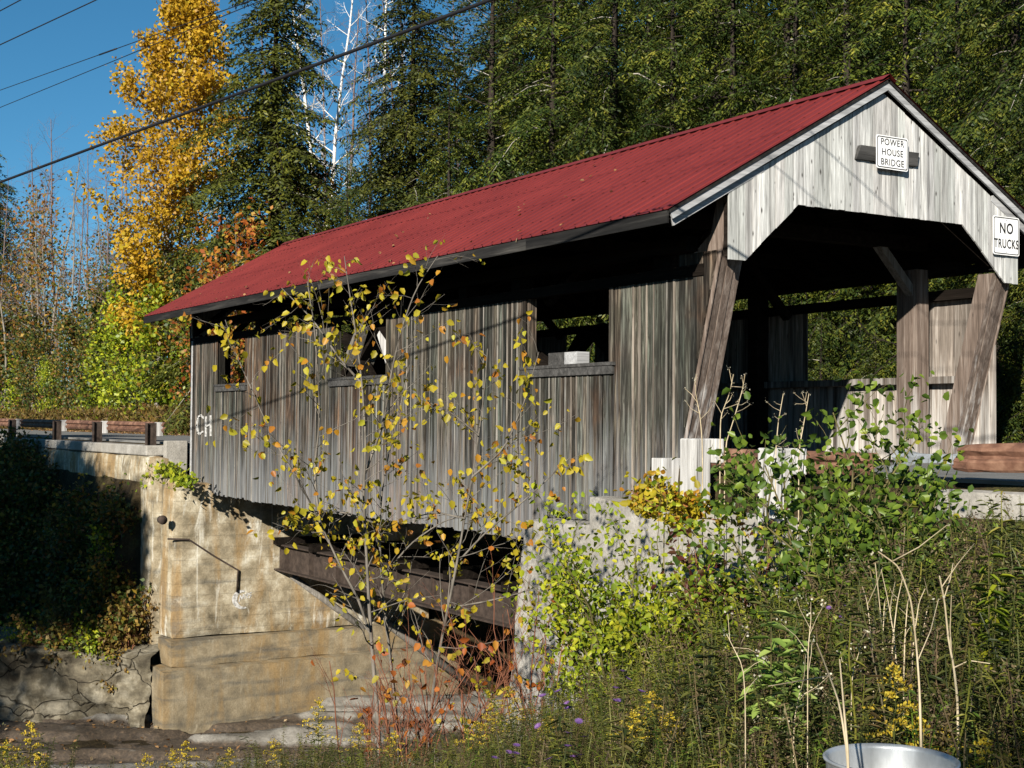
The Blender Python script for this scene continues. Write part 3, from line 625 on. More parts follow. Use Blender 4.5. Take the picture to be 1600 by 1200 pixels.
# graffiti strokes on the siding
def strokes(mb, lines, w, to3, off):
    for ln in lines:
        ln = [np.array(p, float) for p in ln]
        for p, q in zip(ln[:-1], ln[1:]):
            d = (q - p) / max(np.linalg.norm(q - p), 1e-6); n = np.array([-d[1], d[0]]) * w / 2; p2, q2 = p - d * w * 0.4, q + d * w * 0.4
            base = [to3(p2 + n), to3(p2 - n), to3(q2 - n), to3(q2 + n)]; mb.prism(base, off)
mb = MB()
X0 = -20.02
strokes(mb, [[(0.42, 0.42), (0.25, 0.5), (0.06, 0.45), (0, 0.2), (0.06, -0.02), (0.2, -0.08), (0.36, 0.0)], [(0.55, 0.45), (0.55, -0.12)], [(0.58, 0.16), (0.78, 0.22)], [(0.82, 0.48), (0.84, -0.1)]], 0.055, lambda p: np.array([X0 + p[0] * 1.2, -WY - 0.056, 0.25 + p[1] * .8]), (0, 0.03, 0))
mb.build('graffiti', M['fadedpaint'], side)

# ------------------------------------------------------------------ signs and loose things on the bridge
def text_part(name, body, size, loc, mat, parent, ext=0.002, off=0.0, sx=1.0):
    cu = bpy.data.curves.new(name, 'FONT'); cu.body = body; cu.size = size; cu.align_x = 'CENTER'; cu.align_y = 'CENTER'; cu.extrude = ext; cu.offset = off
    cu.space_character = 1.12
    tmp = bpy.data.objects.new('tmp', cu); COL.objects.link(tmp)
    dg = bpy.context.evaluated_depsgraph_get(); me = bpy.data.meshes.new_from_object(tmp.evaluated_get(dg)); bpy.data.objects.remove(tmp)
    me.materials.clear(); me.materials.append(mat)
    o = link(name, me, parent); o.rotation_euler = (math.pi / 2, 0, math.pi / 2); o.scale = (sx, 1, 1); o.location = loc
    return o
def rrect(w, h, r, n=5):
    P = []
    for cx, cy, a0 in ((w / 2 - r, h / 2 - r, 0), (-w / 2 + r, h / 2 - r, 90), (-w / 2 + r, -h / 2 + r, 180), (w / 2 - r, -h / 2 + r, 270)):
        for k in range(n + 1): a = math.radians(a0 + 90 * k / n); P.append((cx + r * math.cos(a), cy + r * math.sin(a)))
    return P
def sign(label, loc, w, h, tilt, lines, bw):
    t = thing('sign', label, 'sign', loc)
    t.rotation_euler = (tilt, 0, 0)
    mb = MB(); mb.prism([(0.0, a, b) for a, b in rrect(w, h, 0.035)], (0.006, 0, 0)); o = link('plate', mb.mesh('plate', M['white']), t)
    mb = MB(); A = rrect(w - 0.03, h - 0.03, 0.03); B_ = rrect(w - 0.03 - 2 * bw, h - 0.03 - 2 * bw, 0.024); n = len(A)
    for i in range(n):
        j = (i + 1) % n; mb.prism([(0.007, *A[i]), (0.007, *A[j]), (0.007, *B_[j]), (0.007, *B_[i])], (0.0015, 0, 0))
    link('border', mb.mesh('border', M['black']), t)
    for body, size, z, off, sx in lines: text_part('lettering', body, size, (0.0085, 0, z), M['black'], t, 0.001, off, sx)
    for z in (h / 2 - 0.05, -h / 2 + 0.05):
        mb = MB(); mb.tube([(0.004, 0, z), (0.013, 0, z)], 0.008, 8); link('bolt', mb.mesh('bolt', M['galv']), t)
    return t
sign('white metal sign reading POWER HOUSE BRIDGE high on the gable', (0.085, 0.06, 4.185), 0.60, 0.45, 0.0, [('POWER', 0.125, 0.135, 0.0005, 0.95), ('HOUSE', 0.125, 0.0, 0.0005, 0.95), ('BRIDGE', 0.125, -0.135, 0.0005, 0.95)], 0.012)
sign('white square sign reading NO TRUCKS at the right end of the gable', (0.04, 2.40, 3.25), 0.56, 0.555, 0.0, [('NO', 0.21, 0.10, 0.004, 0.85), ('TRUCKS', 0.18, -0.12, 0.003, 0.72)], 0.012)
mb = MB(); mb.hexa([(0.003, -0.56, 4.05), (0.045, -0.56, 4.05), (0.045, 0.6, 4.065), (0.003, 0.6, 4.065), (0.003, -0.5, 4.24), (0.07, -0.5, 4.24), (0.07, 0.6, 4.25), (0.003, 0.6, 4.25)])
o = mb.build('board', M['darkplank'], None, (0.02, 0, 4.05), 0.005); tag(o, 'short blackened board nailed across the gable behind the white name sign', 'board')
c = on(890, 571, 'y', -2.62)
mb = MB(); mb.box(-0.42, 0.0, -0.1, 0.12, 0, 0.18); o1 = thing('wood_block', 'two toned block of wood resting on the nearest window sill', 'wood block', (c[0], -2.62, ZS + 0.05))
link('dark_end', mb.mesh('dark_end', M['darkplank']), o1)
mb = MB(); mb.box(0.003, 0.34, -0.095, 0.115, 0, 0.178); link('pale_end', mb.mesh('pale_end', M['trim']), o1)
mb = MB(); p0 = on(558, 572, 'y', -2.5); p1 = on(583, 509, 'y', -2.42); mb.beam(p0, p1 , 0.1, 0.62, (0, 1, 0)); o = mb.build('plank', M['greyplank'], None, tuple(p0), 0.01); tag(o, 'wide grey plank leaning across the middle window opening', 'plank')
P = [on(584, 506, 'y', -2.45), on(608, 517, 'y', -2.45), on(608, 575, 'y', -2.45), on(604, 573, 'y', -2.45)]
mb = MB(); mb.prism(P, (0, 0.03, 0)); o = mb.build('sunpatch', M['whitewood'], None, tuple(P[2])); tag(o, 'white triangle standing in for sunlit post cladding, a panel beside the leaning plank in the middle window', 'sunpatch')  # white wood here paints the sunlight seen on the post cladding

# ------------------------------------------------------------------ abutments, retaining wall
def displaced(name, V, F, mat, parent, amp=0.03, sub=0):
    return None
AB = thing('far_abutment', 'tall stained concrete abutment with stepped footing on the far river bank', 'abutment', (-20.3, 0, -6.7))
def rough_block(name, x0, x1, y0, y1, z0, z1, mat, parent, amp=0.025, top=None, step=0.22, seed=1, batter=0.0):
    """concrete block as one closed grid surface with slightly uneven faces and chipped edges"""
    import itertools
    bm_v = {}; V = []; F = []
    nx, ny, nz = [max(2, int(round(d / step))) for d in (x1 - x0, y1 - y0, z1 - z0)]
    r = np.random.default_rng(seed)
    def vid(i, j, k):
        key = (i, j, k)
        if key in bm_v: return bm_v[key]
        u, v, w = i / nx, j / ny, k / nz
        x, y, z = x0 + (x1 - x0) * u, y0 + (y1 - y0) * v, z0 + (z1 - z0) * w
        if top is not None: z = z0 + (top(x, y) - z0) * w
        x += batter * (1 - w) * (1 - u)
        e = (i in (0, nx)) + (j in (0, ny)) + (k in (0, nz))
        q = amp * (2.0 if e >= 2 else 1.0)
        s = np.array([float(fbm(y * 1.3 + x * .7 + seed, z * 1.3, seed, 4)), float(fbm(x * 1.3 + seed, z * 1.3 + y, seed + 5, 4)), float(fbm(x * 1.3, y * 1.3, seed + 9, 4))]) * 2 * q
        if e >= 2: s = s - q * 0.6 * np.array([np.sign(u - .5) * (i in (0, nx)), np.sign(v - .5) * (j in (0, ny)), np.sign(w - .5) * (k in (0, nz))])
        V.append((x + s[0], y + s[1], z + s[2])); bm_v[key] = len(V) - 1; return len(V) - 1
    for i in range(nx):
        for j in range(ny):
            F.append((vid(i, j, 0), vid(i, j + 1, 0), vid(i + 1, j + 1, 0), vid(i + 1, j, 0))); F.append((vid(i, j, nz), vid(i + 1, j, nz), vid(i + 1, j + 1, nz), vid(i, j + 1, nz)))
    for i in range(nx):
        for k in range(nz):
            F.append((vid(i, 0, k), vid(i + 1, 0, k), vid(i + 1, 0, k + 1), vid(i, 0, k + 1))); F.append((vid(i, ny, k), vid(i, ny, k + 1), vid(i + 1, ny, k + 1), vid(i + 1, ny, k)))
    for j in range(ny):
        for k in range(nz):
            F.append((vid(0, j, k), vid(0, j, k + 1), vid(0, j + 1, k + 1), vid(0, j + 1, k))); F.append((vid(nx, j, k), vid(nx, j + 1, k), vid(nx, j + 1, k + 1), vid(nx, j, k + 1)))
    mb = MB(); mb.v = V; mb.f = F; mb.sm = [False] * len(F)
    return mb.build(name, mat, parent)
fst = lambda x, y: -0.98 if y > -3.3 else -0.98 + 0.18 * math.exp(-((y + 3.5) / .2) ** 2)
rough_block('stem', -20.0, -19.02, -3.6, 3.3, -4.66, -0.98, M['farconc'], AB, 0.03, fst, 0.25, 3)
rough_block('footing', -19.8, -18.78, -3.68, 3.6, -5.28, -4.64, M['lowconc'], AB, 0.02, None, 0.25, 4)
rough_block('footing', -19.6, -18.45, -3.95, 3.9, -6.95, -5.26, M['lowconc'], AB, 0.02, None, 0.25, 5)
# graffiti on the far abutment
gx = -19.0
from mathutils.bvhtree import BVHTree
_st = [o for o in AB.children if o.name.startswith('stem')][0]; _bv = BVHTree.FromPolygons([tuple(np.array(v.co) + np.array(AB.location)) for v in _st.data.vertices], [tuple(p.vertices) for p in _st.data.polygons])
def on_far(p):
    q = on(p[0], p[1], 'x', gx); h = _bv.ray_cast(Vector((-17.5, q[1], q[2])), Vector((-1, 0, 0))); return np.array(h[0]) + np.array([0.002, 0, 0]) if h[0] else q
mb = MB()
def crescent(c, R_, a0, a1, w0, w1, n=14):
    for k in range(n):
        t0, t1 = k / n, (k + 1) / n; A = math.radians(a0 + (a1 - a0) * t0); B_ = math.radians(a0 + (a1 - a0) * t1)
        wa = w0 + (w1 - w0) * math.sin(math.pi * t0); wb = w0 + (w1 - w0) * math.sin(math.pi * t1)
        q = [(c[0] + (R_) * math.cos(A), c[1] + R_ * math.sin(A)), (c[0] + R_ * math.cos(B_), c[1] + R_ * math.sin(B_)), (c[0] + (R_ - wb) * math.cos(B_), c[1] + (R_ - wb) * math.sin(B_)), (c[0] + (R_ - wa) * math.cos(A), c[1] + (R_ - wa) * math.sin(A))]
        mb.prism([on_far(p) for p in q], (0.006, 0, 0))
crescent((378, 937), 15, 60, 290, 2.0, 8.0)
strokes(mb, [[(374, 940), (376, 931), (379, 936), (381, 929), (383, 935)], [(388, 927), (384, 929), (387, 934)], [(385, 931), (388, 930)], [(393, 926), (389, 928), (393, 930), (390, 934)]], 1.6, on_far, (0.006, 0, 0))
mb.build('graffiti', M['fadedpaint'], AB)
mb = MB(); pts = [on(262, 842, 'x', gx + .03), on(295, 843, 'x', gx + .03), on(333, 868, 'x', gx + .03), on(372, 891, 'x', gx + .03), on(370, 925, 'x', gx + .03)]
mb.tube(pts, 0.022, 6); o = mb.build('cable', M['darkrust'], None, tuple(pts[0])); tag(o, 'thin rusty rod and cable bracket running down the graffitied abutment', 'cable')
pp = on(252, 812, 'x', -18.98)
mb = MB(); mb.tube([pp + np.array([-.05, 0, 0]), pp + np.array([0.10, 0, 0])], [0.09, 0.085], 12); mb.tube([pp + np.array([.101, 0, 0]), pp + np.array([0.13, 0, 0])], [0.11, 0.11], 12); o = mb.build('pipe_end', M['darkrust'], None, tuple(pp)); tag(o, 'dark round pipe end on the upper left edge of the far abutment', 'pipe')

NA = thing('near_abutment', 'pale grey concrete abutment and wing wall under the near end of the bridge', 'abutment', (-2, 0, -7))
rough_block('stem', -4.22, 1.5, -3.05, 3.0, -7.0, -0.875, M['nearconc'], NA, 0.025, None, 0.25, 7, batter=-1.1)
def upper_top(x, y): return -0.53 - 0.02 * x
rough_block('wing_wall', -2.45, 2.4, -3.12, -2.69, -3.2, -0.53, M['nearconc'], NA, 0.02, upper_top, 0.2, 8)
rough_block('backwall', -2.2, -1.25, -2.6, 2.6, -0.95, -0.12, M['nearconc'], NA, 0.02, None, 0.25, 9)

RW = thing('retaining_wall', 'sunlit concrete retaining wall below the far road with a pale kerb on top', 'retaining wall', (-26, -3.5, -2))
rough_block('wall_face', -40, -20.02, -3.75, -3.35, -6.9, -0.36, M['farconc'], RW, 0.025, None, 0.35, 11)
mb = MB(); mb.box(-40, -20.8, -3.72, -3.2, -0.358, -0.10); mb.build('kerb', M['nearconc'], RW, bevel=0.03)
mb = MB(); mb.box(-20.78, -20.56, -3.3, -2.75, -1.0, 0.02); mb.build('end_block', M['nearconc'], RW, bevel=0.02)

# ------------------------------------------------------------------ guard rails
WP = [(0.0, -0.155), (0.035, -0.14), (0.075, -0.075), (0.075, -0.05), (0.02, -0.015), (0.02, 0.015), (0.075, 0.05), (0.075, 0.075), (0.035, 0.14), (0.0, 0.155)]
def wbeam(mb, path, roll, outv, crump=0.0, seed=1, k=1.0):
    r = np.random.default_rng(seed); path = np.array(path, float); n = len(path); m = len(WP); V = []
    T = nrm(np.gradient(path, axis=0))
    for i in range(n):
        o_ = nrm(np.cross(T[i], (0, 0, 1))) * outv; u = nrm(np.cross(o_, T[i])); u = u if u[2] > 0 else -u
        a = roll[i]; oo = o_ * math.cos(a) + u * math.sin(a); uu = u * math.cos(a) - o_ * math.sin(a)
        for d, h in WP: V.append(path[i] + oo * d * k + uu * h * k + r.normal(0, crump, 3) * (1 if np.isscalar(crump) else 1))
    F = [(i * m + j, i * m + j + 1, (i + 1) * m + j + 1, (i + 1) * m + j) for i in range(n - 1) for j in range(m - 1)]
    nV = len(V); V2 = V + [np.array(v) - np.array([0, 0.006, 0.0]) for v in V]
    mb.add(V2, F + [tuple(nV + q for q in f[::-1]) for f in F], False)
FR = thing('guard_rail', 'rusty guard rail with pale spacer blocks along the far road', 'guard rail', (-30, -3.4, 0))
mb = MB(); xs_ = np.arange(-46, -20.7, 0.6); wbeam(mb, [(x, -3.22, 0.335 + 0.004 * (-20 - x)) for x in xs_], np.zeros(len(xs_)), 1, 0.0, 1, 0.9); mb.build('beam', M['rust'], FR)
for px in (90, 153, 237, 20):
    q = on(px, 670, 'y', -3.5); x = q[0]
    mb = MB(); z1 = 0.45 + 0.004 * (-20 - x)
    mb.box(x - 0.01, x + 0.01, -3.62, -3.42, -0.9, z1); mb.box(x - 0.08, x - 0.012, -3.64, -3.622, -0.9, z1); mb.box(x + 0.012, x + 0.08, -3.64, -3.622, -0.9, z1); mb.box(x - 0.08, x + 0.08, -3.42, -3.40, -0.9, z1); mb.build('post', M['darkrust'], FR)
    mb = MB(); mb.box(x - 0.1, x + 0.1, -3.398, -3.245, z1 - 0.33, z1 + 0.02); mb.build('spacer_block', M['whitewood'], FR, bevel=0.01)

NR = thing('guard_rail', 'crumpled rusty guard rail on white posts beside the near road', 'guard rail', (2, -3, 0))
pth = [(-0.35 + 0.3 * i, -2.86, 0.09) for i in range(11)]
a = np.array([2.9, -2.9, 0.10])
bent = [(2.95, -2.9, 0.12, 0.25), (3.15, -2.93, 0.13, 0.75), (3.3, -2.97, 0.14, 1.25), (3.5, -3.0, 0.15, 1.5), (3.75, -3.0, 0.16, 1.5), (3.92, -3.0, 0.17, 1.35)]
mb = MB(); wbeam(mb, pth, np.zeros(len(pth)), 1, 0.0, 2, 0.85); mb.build('beam', M['rust'], NR)
mb = MB(); wbeam(mb, [b[:3] for b in bent], [b[3] for b in bent], 1, 0.003, 3, 0.95); mb.build('bent_beam', M['galv'], NR)['label'] = 'section bent flat, coloured pale to stand for sunlight on its upturned face'  # pale metal stands in for sunlight on this stretch of rusty rail
xs_ = np.arange(3.9, 9.0, 0.16); mb = MB(); wbeam(mb, [(x, -3.0 - 0.03 * math.sin(x * 5), 0.205 + 0.012 * math.sin(x * 3.1)) for x in xs_], [0.5 * math.exp(-(x - 3.9) * 1.2) + 0.1 * math.sin(x * 7) for x in xs_], 1, 0.004, 4, 0.95); mb.build('crumpled_beam', M['rust'], NR)
for px, bl in ((1086, 1), (1210, 1)):
    q = on(px, 735, 'y', -3.08); x = q[0]
    zt_ = on(px, 685 if px < 1100 else 700, 'y', -3.08)[2]
    mb = MB(); mb.box(x - 0.16, x + 0.16, -3.2, -2.96, -0.62, zt_); mb.build('post', M['whitewood'], NR, bevel=0.02)
    mb = MB(); mb.box(x - 0.02, x + 0.36, -2.955, -2.915, zt_ - 0.30, zt_ + 0.0); mb.build('spacer_block', M['whitewood'], NR, bevel=0.012)
rough_block('parapet', 3.7, 9.5, -3.3, -3.08, -1.4, -0.1, M['nearconc'], None, 0.02, None, 0.2, 13)
o = COL.objects['parapet'] if 'parapet' in COL.objects else None
tag(o, 'low grey concrete parapet below the crumpled end of the near guard rail', 'parapet')

# ------------------------------------------------------------------ overhead wires
def wire(label, p, q, r, sag, ext0, ext1, group='overhead wires'):
    p = np.array(p); q = np.array(q); d = q - p
    ts = np.linspace(-ext0, 1 + ext1, 40); u = (ts - ts[0]) / (ts[-1] - ts[0])
    pts = [p + d * t + np.array([0, 0, -sag * 4 * k * (1 - k)]) for t, k in zip(ts, u)]
    mb = MB(); mb.tube(pts, r, 6); o = mb.build('wire', M['wire'], None, tuple(pts[0])); tag(o, label, 'wire', group); return o
wire('thick black overhead cable sagging lowest across the trees', (-4.5, -8.14, 4.59), (2.45, -6.76, 4.81), 0.02, 0.0, 3.2, 1.1)
def wire_from_shadow(S1, S2, a, b):
    n = np.cross(ray(*a), ray(*b)); out = []
    for q in (S1, S2):
        q = np.array(q, float); out.append(q + SUN * ((CX - q) @ n) / (SUN @ n))
    return out
_c = wire_from_shadow((.02, -1.35, 4.28), (.02, .10, 3.46), (0, 141), (395, 0)); _d = wire_from_shadow((.02, -2.04, 3.87), (.02, -1.18, 3.41), (0, 168), (410, 0))
def stretch(pq, x0, x1):
    p, q = pq; d = (q - p) / (q - p)[0]; return p + d * (x0 - p[0]), p + d * (x1 - p[0])
_c = stretch(_c, -40, 22); _d = stretch(_d, -40, 22)
wire('thin overhead wire with a splice crossing the orange tree top', *_c, 0.008, 0.0, 0.0, 0.0)
wire('thin overhead wire just below the spliced wire', *_d, 0.007, 0.0, 0.0, 0.0)
wire('thin overhead wire crossing open sky above the spliced wire', at(0, 70, 30), at(150, 0, 28), 0.012, 0.0, 0.6, 4.0)
wire('short visible stretch of wire at the top left corner of the sky', at(0, 17, 30), at(32, 0, 29.4), 0.012, 0.0, 0.6, 12.0)
_t = np.linspace(0, 1, 4000); _w = _c[0] + (_c[1] - _c[0]) * _t[:, None]; _px = np.array([projy(q)[0] if (q - CX) @ FW > 1 else 9e9 for q in _w]); sp0 = _w[np.argmin(np.abs(_px - 155))]; sp1 = _w[np.argmin(np.abs(_px - 182))]; mb = MB(); mb.tube([sp0, sp1], 0.016, 6); o = mb.build('wire_splice', M['wire'], None, tuple(sp0)); tag(o, 'dark splice sleeve on an overhead wire beside the orange tree', 'splice')

# ------------------------------------------------------------------ galvanised tub in the weeds
tc = at(1392, 1187, 4.4); R0 = 0.2; gzc = gz(tc)
T_ = thing('metal_tub', 'round galvanized metal tub standing among weeds in the near corner', 'tub', (tc[0], tc[1], gzc - 0.03))
H_ = tc[2] - gzc + 0.03; n = 48; mb = MB()
prof = [(0.0, 0.03), (R0 * 0.86, 0.03), (R0 * 0.86, 0.0), (R0 * 0.88, 0.0), (R0 * 0.95, H_ * 0.45), (R0, H_ - 0.012), (R0 + 0.006, H_ - 0.006), (R0 + 0.005, H_ + 0.004), (R0 - 0.004, H_ + 0.003), (R0 - 0.006, H_ - 0.01), (R0 * 0.94, H_ * 0.45), (R0 * 0.85, 0.05), (0, 0.05)]
V = [(r_ * math.cos(2 * math.pi * j / n), r_ * math.sin(2 * math.pi * j / n), z) for r_, z in prof for j in range(n)]
F = [(i * n + j, i * n + (j + 1) % n, (i + 1) * n + (j + 1) % n, (i + 1) * n + j) for i in range(len(prof) - 1) for j in range(n)]
mb.add(V, F, True); link('body', mb.mesh('body', M['galv']), T_)
mb = MB(); th = np.linspace(0, 2 * math.pi, 49); mb.tube([((R0 + 0.004) * math.cos(a), (R0 + 0.004) * math.sin(a), H_) for a in th], 0.006, 6); link('rim', mb.mesh('rim', M['galv']), T_)
mb = MB(); aa = math.atan2(-(RT[1]) , -(RT[0])); mb.tube([((R0 * .97) * math.cos(aa + t), (R0 * .97) * math.sin(aa + t), H_ - 0.03 - 0.09 * math.sin((t + .35) / .7 * math.pi)) for t in np.linspace(-.35, .35, 12)], 0.006, 6); link('handle', mb.mesh('handle', M['darkrust']), T_)

# ------------------------------------------------------------------ foliage generators
def leaf4(P, D, Nn, L, Wd, fold=0.12):
    """rhombic leaves, one quad each -> verts (n*4,3), faces"""
    P = np.asarray(P); D = nrm(D); S_ = nrm(np.cross(D, Nn)); Nn = np.cross(S_, D); L = np.asarray(L)[:, None]; Wd = np.asarray(Wd)[:, None]
    mid = P + D * L * 0.45 + Nn * L * fold
    V = np.stack([P, mid + S_ * Wd / 2, P + D * L, mid - S_ * Wd / 2], 1)
    n = len(P); return V.reshape(-1, 3), np.arange(n * 4).reshape(n, 4)
def leaf6(P, D, Nn, L, Wd, fold=0.18, curl=0.15):
    """broad leaves, two quads along a midrib"""
    P = np.asarray(P); D = nrm(D); S_ = nrm(np.cross(D, Nn)); Nn = np.cross(S_, D); L = np.asarray(L)[:, None]; Wd = np.asarray(Wd)[:, None]
    a = P + D * L * 0.28 + Nn * Wd * fold; b = P + D * L * 0.68 + Nn * Wd * (fold * 0.8) - Nn * L * curl * 0.4
    tip = P + D * L - Nn * L * curl
    V = np.stack([P, a + S_ * Wd * 0.48, b + S_ * Wd * 0.40, tip, b - S_ * Wd * 0.40, a - S_ * Wd * 0.48], 1)
    n = len(P); k = np.arange(n)[:, None] * 6
    F = np.concatenate([k + np.array([[0, 1, 2, 3]]), k + np.array([[0, 3, 4, 5]])], 0)
    return V.reshape(-1, 3), F
def cat_parts(parts):
    V = []; F = []; o = 0
    for v, f in parts: V.append(v); F.append(f + o); o += len(v)
    return np.concatenate(V), np.concatenate(F)
def rdir(r, n): return nrm(r.normal(0, 1, (n, 3)))
def tubes_mesh(name, tubes, mat, sides=5):
    mb = MB()
    for pts, rad in tubes: mb.tube(pts, rad, sides, False)
    return mb.mesh(name, mat)

def conifer(name, seed, H, R, mat, base=0.03, dens=10.0, leaf=(0.15, 0.05), droop=0.5, prof=0.8, upturn=0.2, gap=0.0, twig_step=0.14, barkm=None, dead=0, hole=0.25):
    r = np.random.default_rng(seed); n = int(H * dens); TP = []; TD = []; TL = []; tubes = [([(0, 0, -0.6), (0, 0, H * 0.5), (r.normal(0, .06), r.normal(0, .06), H * 0.99)], [0.016 * H + 0.03, 0.009 * H, 0.012])]
    lump = r.uniform(0.75, 1.15, 24); cell = r.random((40, 9)); cell = np.where(cell < hole, 0.45, 0.85 + 0.35 * cell)
    for i in range(n):
        t = base + (1 - base) * (i + r.random()) / n
        if r.random() < gap: continue
        az = i * 2.39996 + r.normal(0, .35)
        Lb = R * (max(0.0, 1 - t) ** prof * 0.97 + 0.025) * r.uniform(0.45, 1.18) * lump[int((az % 6.283) / 6.283 * 24)] ** (0.8)
        Lb *= cell[int(t * H / 1.25) % 40, int((az % 6.283) / 6.2833 * 9) % 9]
        if Lb < 0.12: Lb = 0.12
        h = t * H; u = np.array([math.cos(az), math.sin(az), 0]); sde = np.array([-u[1], u[0], 0])
        dr = droop * r.uniform(0.6, 1.4); s = np.linspace(0, 1, 8)
        up0 = upturn * (0.4 + 1.5 * t)
        C_ = np.stack([u[0] * Lb * s, u[1] * Lb * s, h + Lb * (up0 * s - dr * s ** 2 + 0.10 * s ** 4)], 1)
        C_ += sde * (Lb * 0.08 * r.normal() * s ** 2)[:, None]
        if Lb > 0.7: tubes.append((C_[::2], np.linspace(0.008 * Lb + 0.008, 0.004, 4)))
        m = max(3, int(Lb / twig_step)); ss = np.linspace(0.10, 1.0, m)
        base_p = np.stack([np.interp(ss, s, C_[:, k]) for k in range(3)], 1); tg = nrm(np.gradient(base_p, axis=0))
        for sg in (-1, 1):
            tl = (0.34 * Lb * np.sqrt(np.maximum(1 - ss, 0)) * np.minimum(1, ss * 4) + 0.12) * r.uniform(0.55, 1.15, m)
            td = nrm(tg * 0.75 + sde * sg * 0.75 + np.array([0, 0, -1]) * (0.12 + 0.3 * r.random((m, 1))) + r.normal(0, .16, (m, 3)))
            TP.append(base_p + r.normal(0, .03, (m, 3))); TD.append(td); TL.append(tl)
        TP.append(base_p[-1:]); TD.append(tg[-1:]); TL.append(np.array([0.22]))
    TP = np.concatenate(TP); TD = np.concatenate(TD); TL = np.concatenate(TL)
    cnt = np.maximum(2, (TL / (leaf[0] * 0.55)).astype(int)); idx = np.repeat(np.arange(len(TP)), cnt); st = np.concatenate([[0], np.cumsum(cnt)[:-1]])
    k = np.arange(cnt.sum()) - np.repeat(st, cnt); f = (k + 0.6) / cnt[idx]
    P = TP[idx] + TD[idx] * (TL[idx] * f)[:, None] + np.array([0, 0, -1]) * (0.28 * TL[idx] * f ** 2)[:, None]
    sd = nrm(np.cross(TD[idx], [0, 0, 1.0])); sg = np.where(k % 2, 1.0, -1.0)[:, None]
    D = nrm(TD[idx] * 0.8 + sd * sg * 0.75 + r.normal(0, .22, P.shape) + np.array([0, 0, -0.22]))
    Nn = nrm(np.array([0, 0, 1.0]) + r.normal(0, .45, P.shape) + nrm(P * np.array([1, 1, 0])) * 0.45)
    q = r.uniform(0.7, 1.3, len(P))
    V, F = leaf4(P, D, Nn, leaf[0] * q, leaf[1] * q * r.uniform(0.8, 1.3, len(P)), 0.02)
    for k in range(dead):
        t = r.uniform(.1, .85); a = r.uniform(0, 6.283); L = R * max(.1, 1 - t) ** prof; q = np.array([math.cos(a) * L * .7, math.sin(a) * L * .7, t * H]); grow(r, q, (math.cos(a), math.sin(a), r.uniform(-.5, .4)), L * .38, .016, 1, 2, tubes, [], .15, -.02, (2, 4), .6, .5)
    return dict(trunk=tubes_mesh('trunk', tubes, barkm or M['darkbark'], 4), crown=npmesh('crown', V, F, mat))

def grow(r, p, d, L, rad, lvl, maxl, tubes, tips, bend=0.12, up=0.05, kids=(3, 5), ang=0.7, lr=0.62, start=0.3, n=5):
    pts = [np.array(p, float)]; d = nrm(d); ds = [d]
    for k in range(n):
        d = nrm(d + r.normal(0, bend, 3) + np.array([0, 0, up])); pts.append(pts[-1] + d * L / n); ds.append(d)
    rr = np.linspace(rad, rad * (0.35 if lvl < maxl else 0.3), n + 1); tubes.append((np.array(pts), rr))
    if lvl >= maxl - 1:
        for k in range(1, n + 1): tips.append((pts[k], ds[k], lvl))
    if lvl < maxl:
        K = r.integers(kids[0], kids[1] + 1)
        for j in range(K):
            f = start + (1 - start) * (j + r.random() * 0.8) / K; k = f * n; i = min(int(k), n - 1); q = pts[i] + (pts[i + 1] - pts[i]) * (k - i)
            ax = nrm(np.cross(ds[i], r.normal(0, 1, 3))); a = ang * r.uniform(0.7, 1.3)
            nd = nrm(ds[i] * math.cos(a) + ax * math.sin(a)); grow(r, q, nd, L * lr * r.uniform(0.7, 1.15) * (1.15 - 0.45 * f), np.interp(k, range(n + 1), rr) * 0.6, lvl + 1, maxl, tubes, tips, bend, up, kids, ang, lr, 0.2, n)

def leafy(r, tips, per, spread, leaf, mat, name='leaves', big=False, filt=None, up=0.3, fold=0.12):
    T = np.array([t[0] for t in tips]); Dd = np.array([t[1] for t in tips])
    idx = np.repeat(np.arange(len(T)), per); P = T[idx] + r.normal(0, spread, (len(idx), 3))
    if filt is not None: k = filt(P, r); P = P[k]; idx = idx[k]
    D = nrm(Dd[idx] * 0.4 + rdir(r, len(P)) + np.array([0, 0, -0.35])); Nn = nrm(rdir(r, len(P)) + np.array([0, 0, up]) + nrm(SUN) * 0.5)
    q = r.uniform(0.65, 1.25, len(P)); L = leaf[0] * q; Wd = leaf[1] * q
    V, F = (leaf6 if big else leaf4)(P, D, Nn, L, Wd)
    return npmesh(name, V, F, mat)

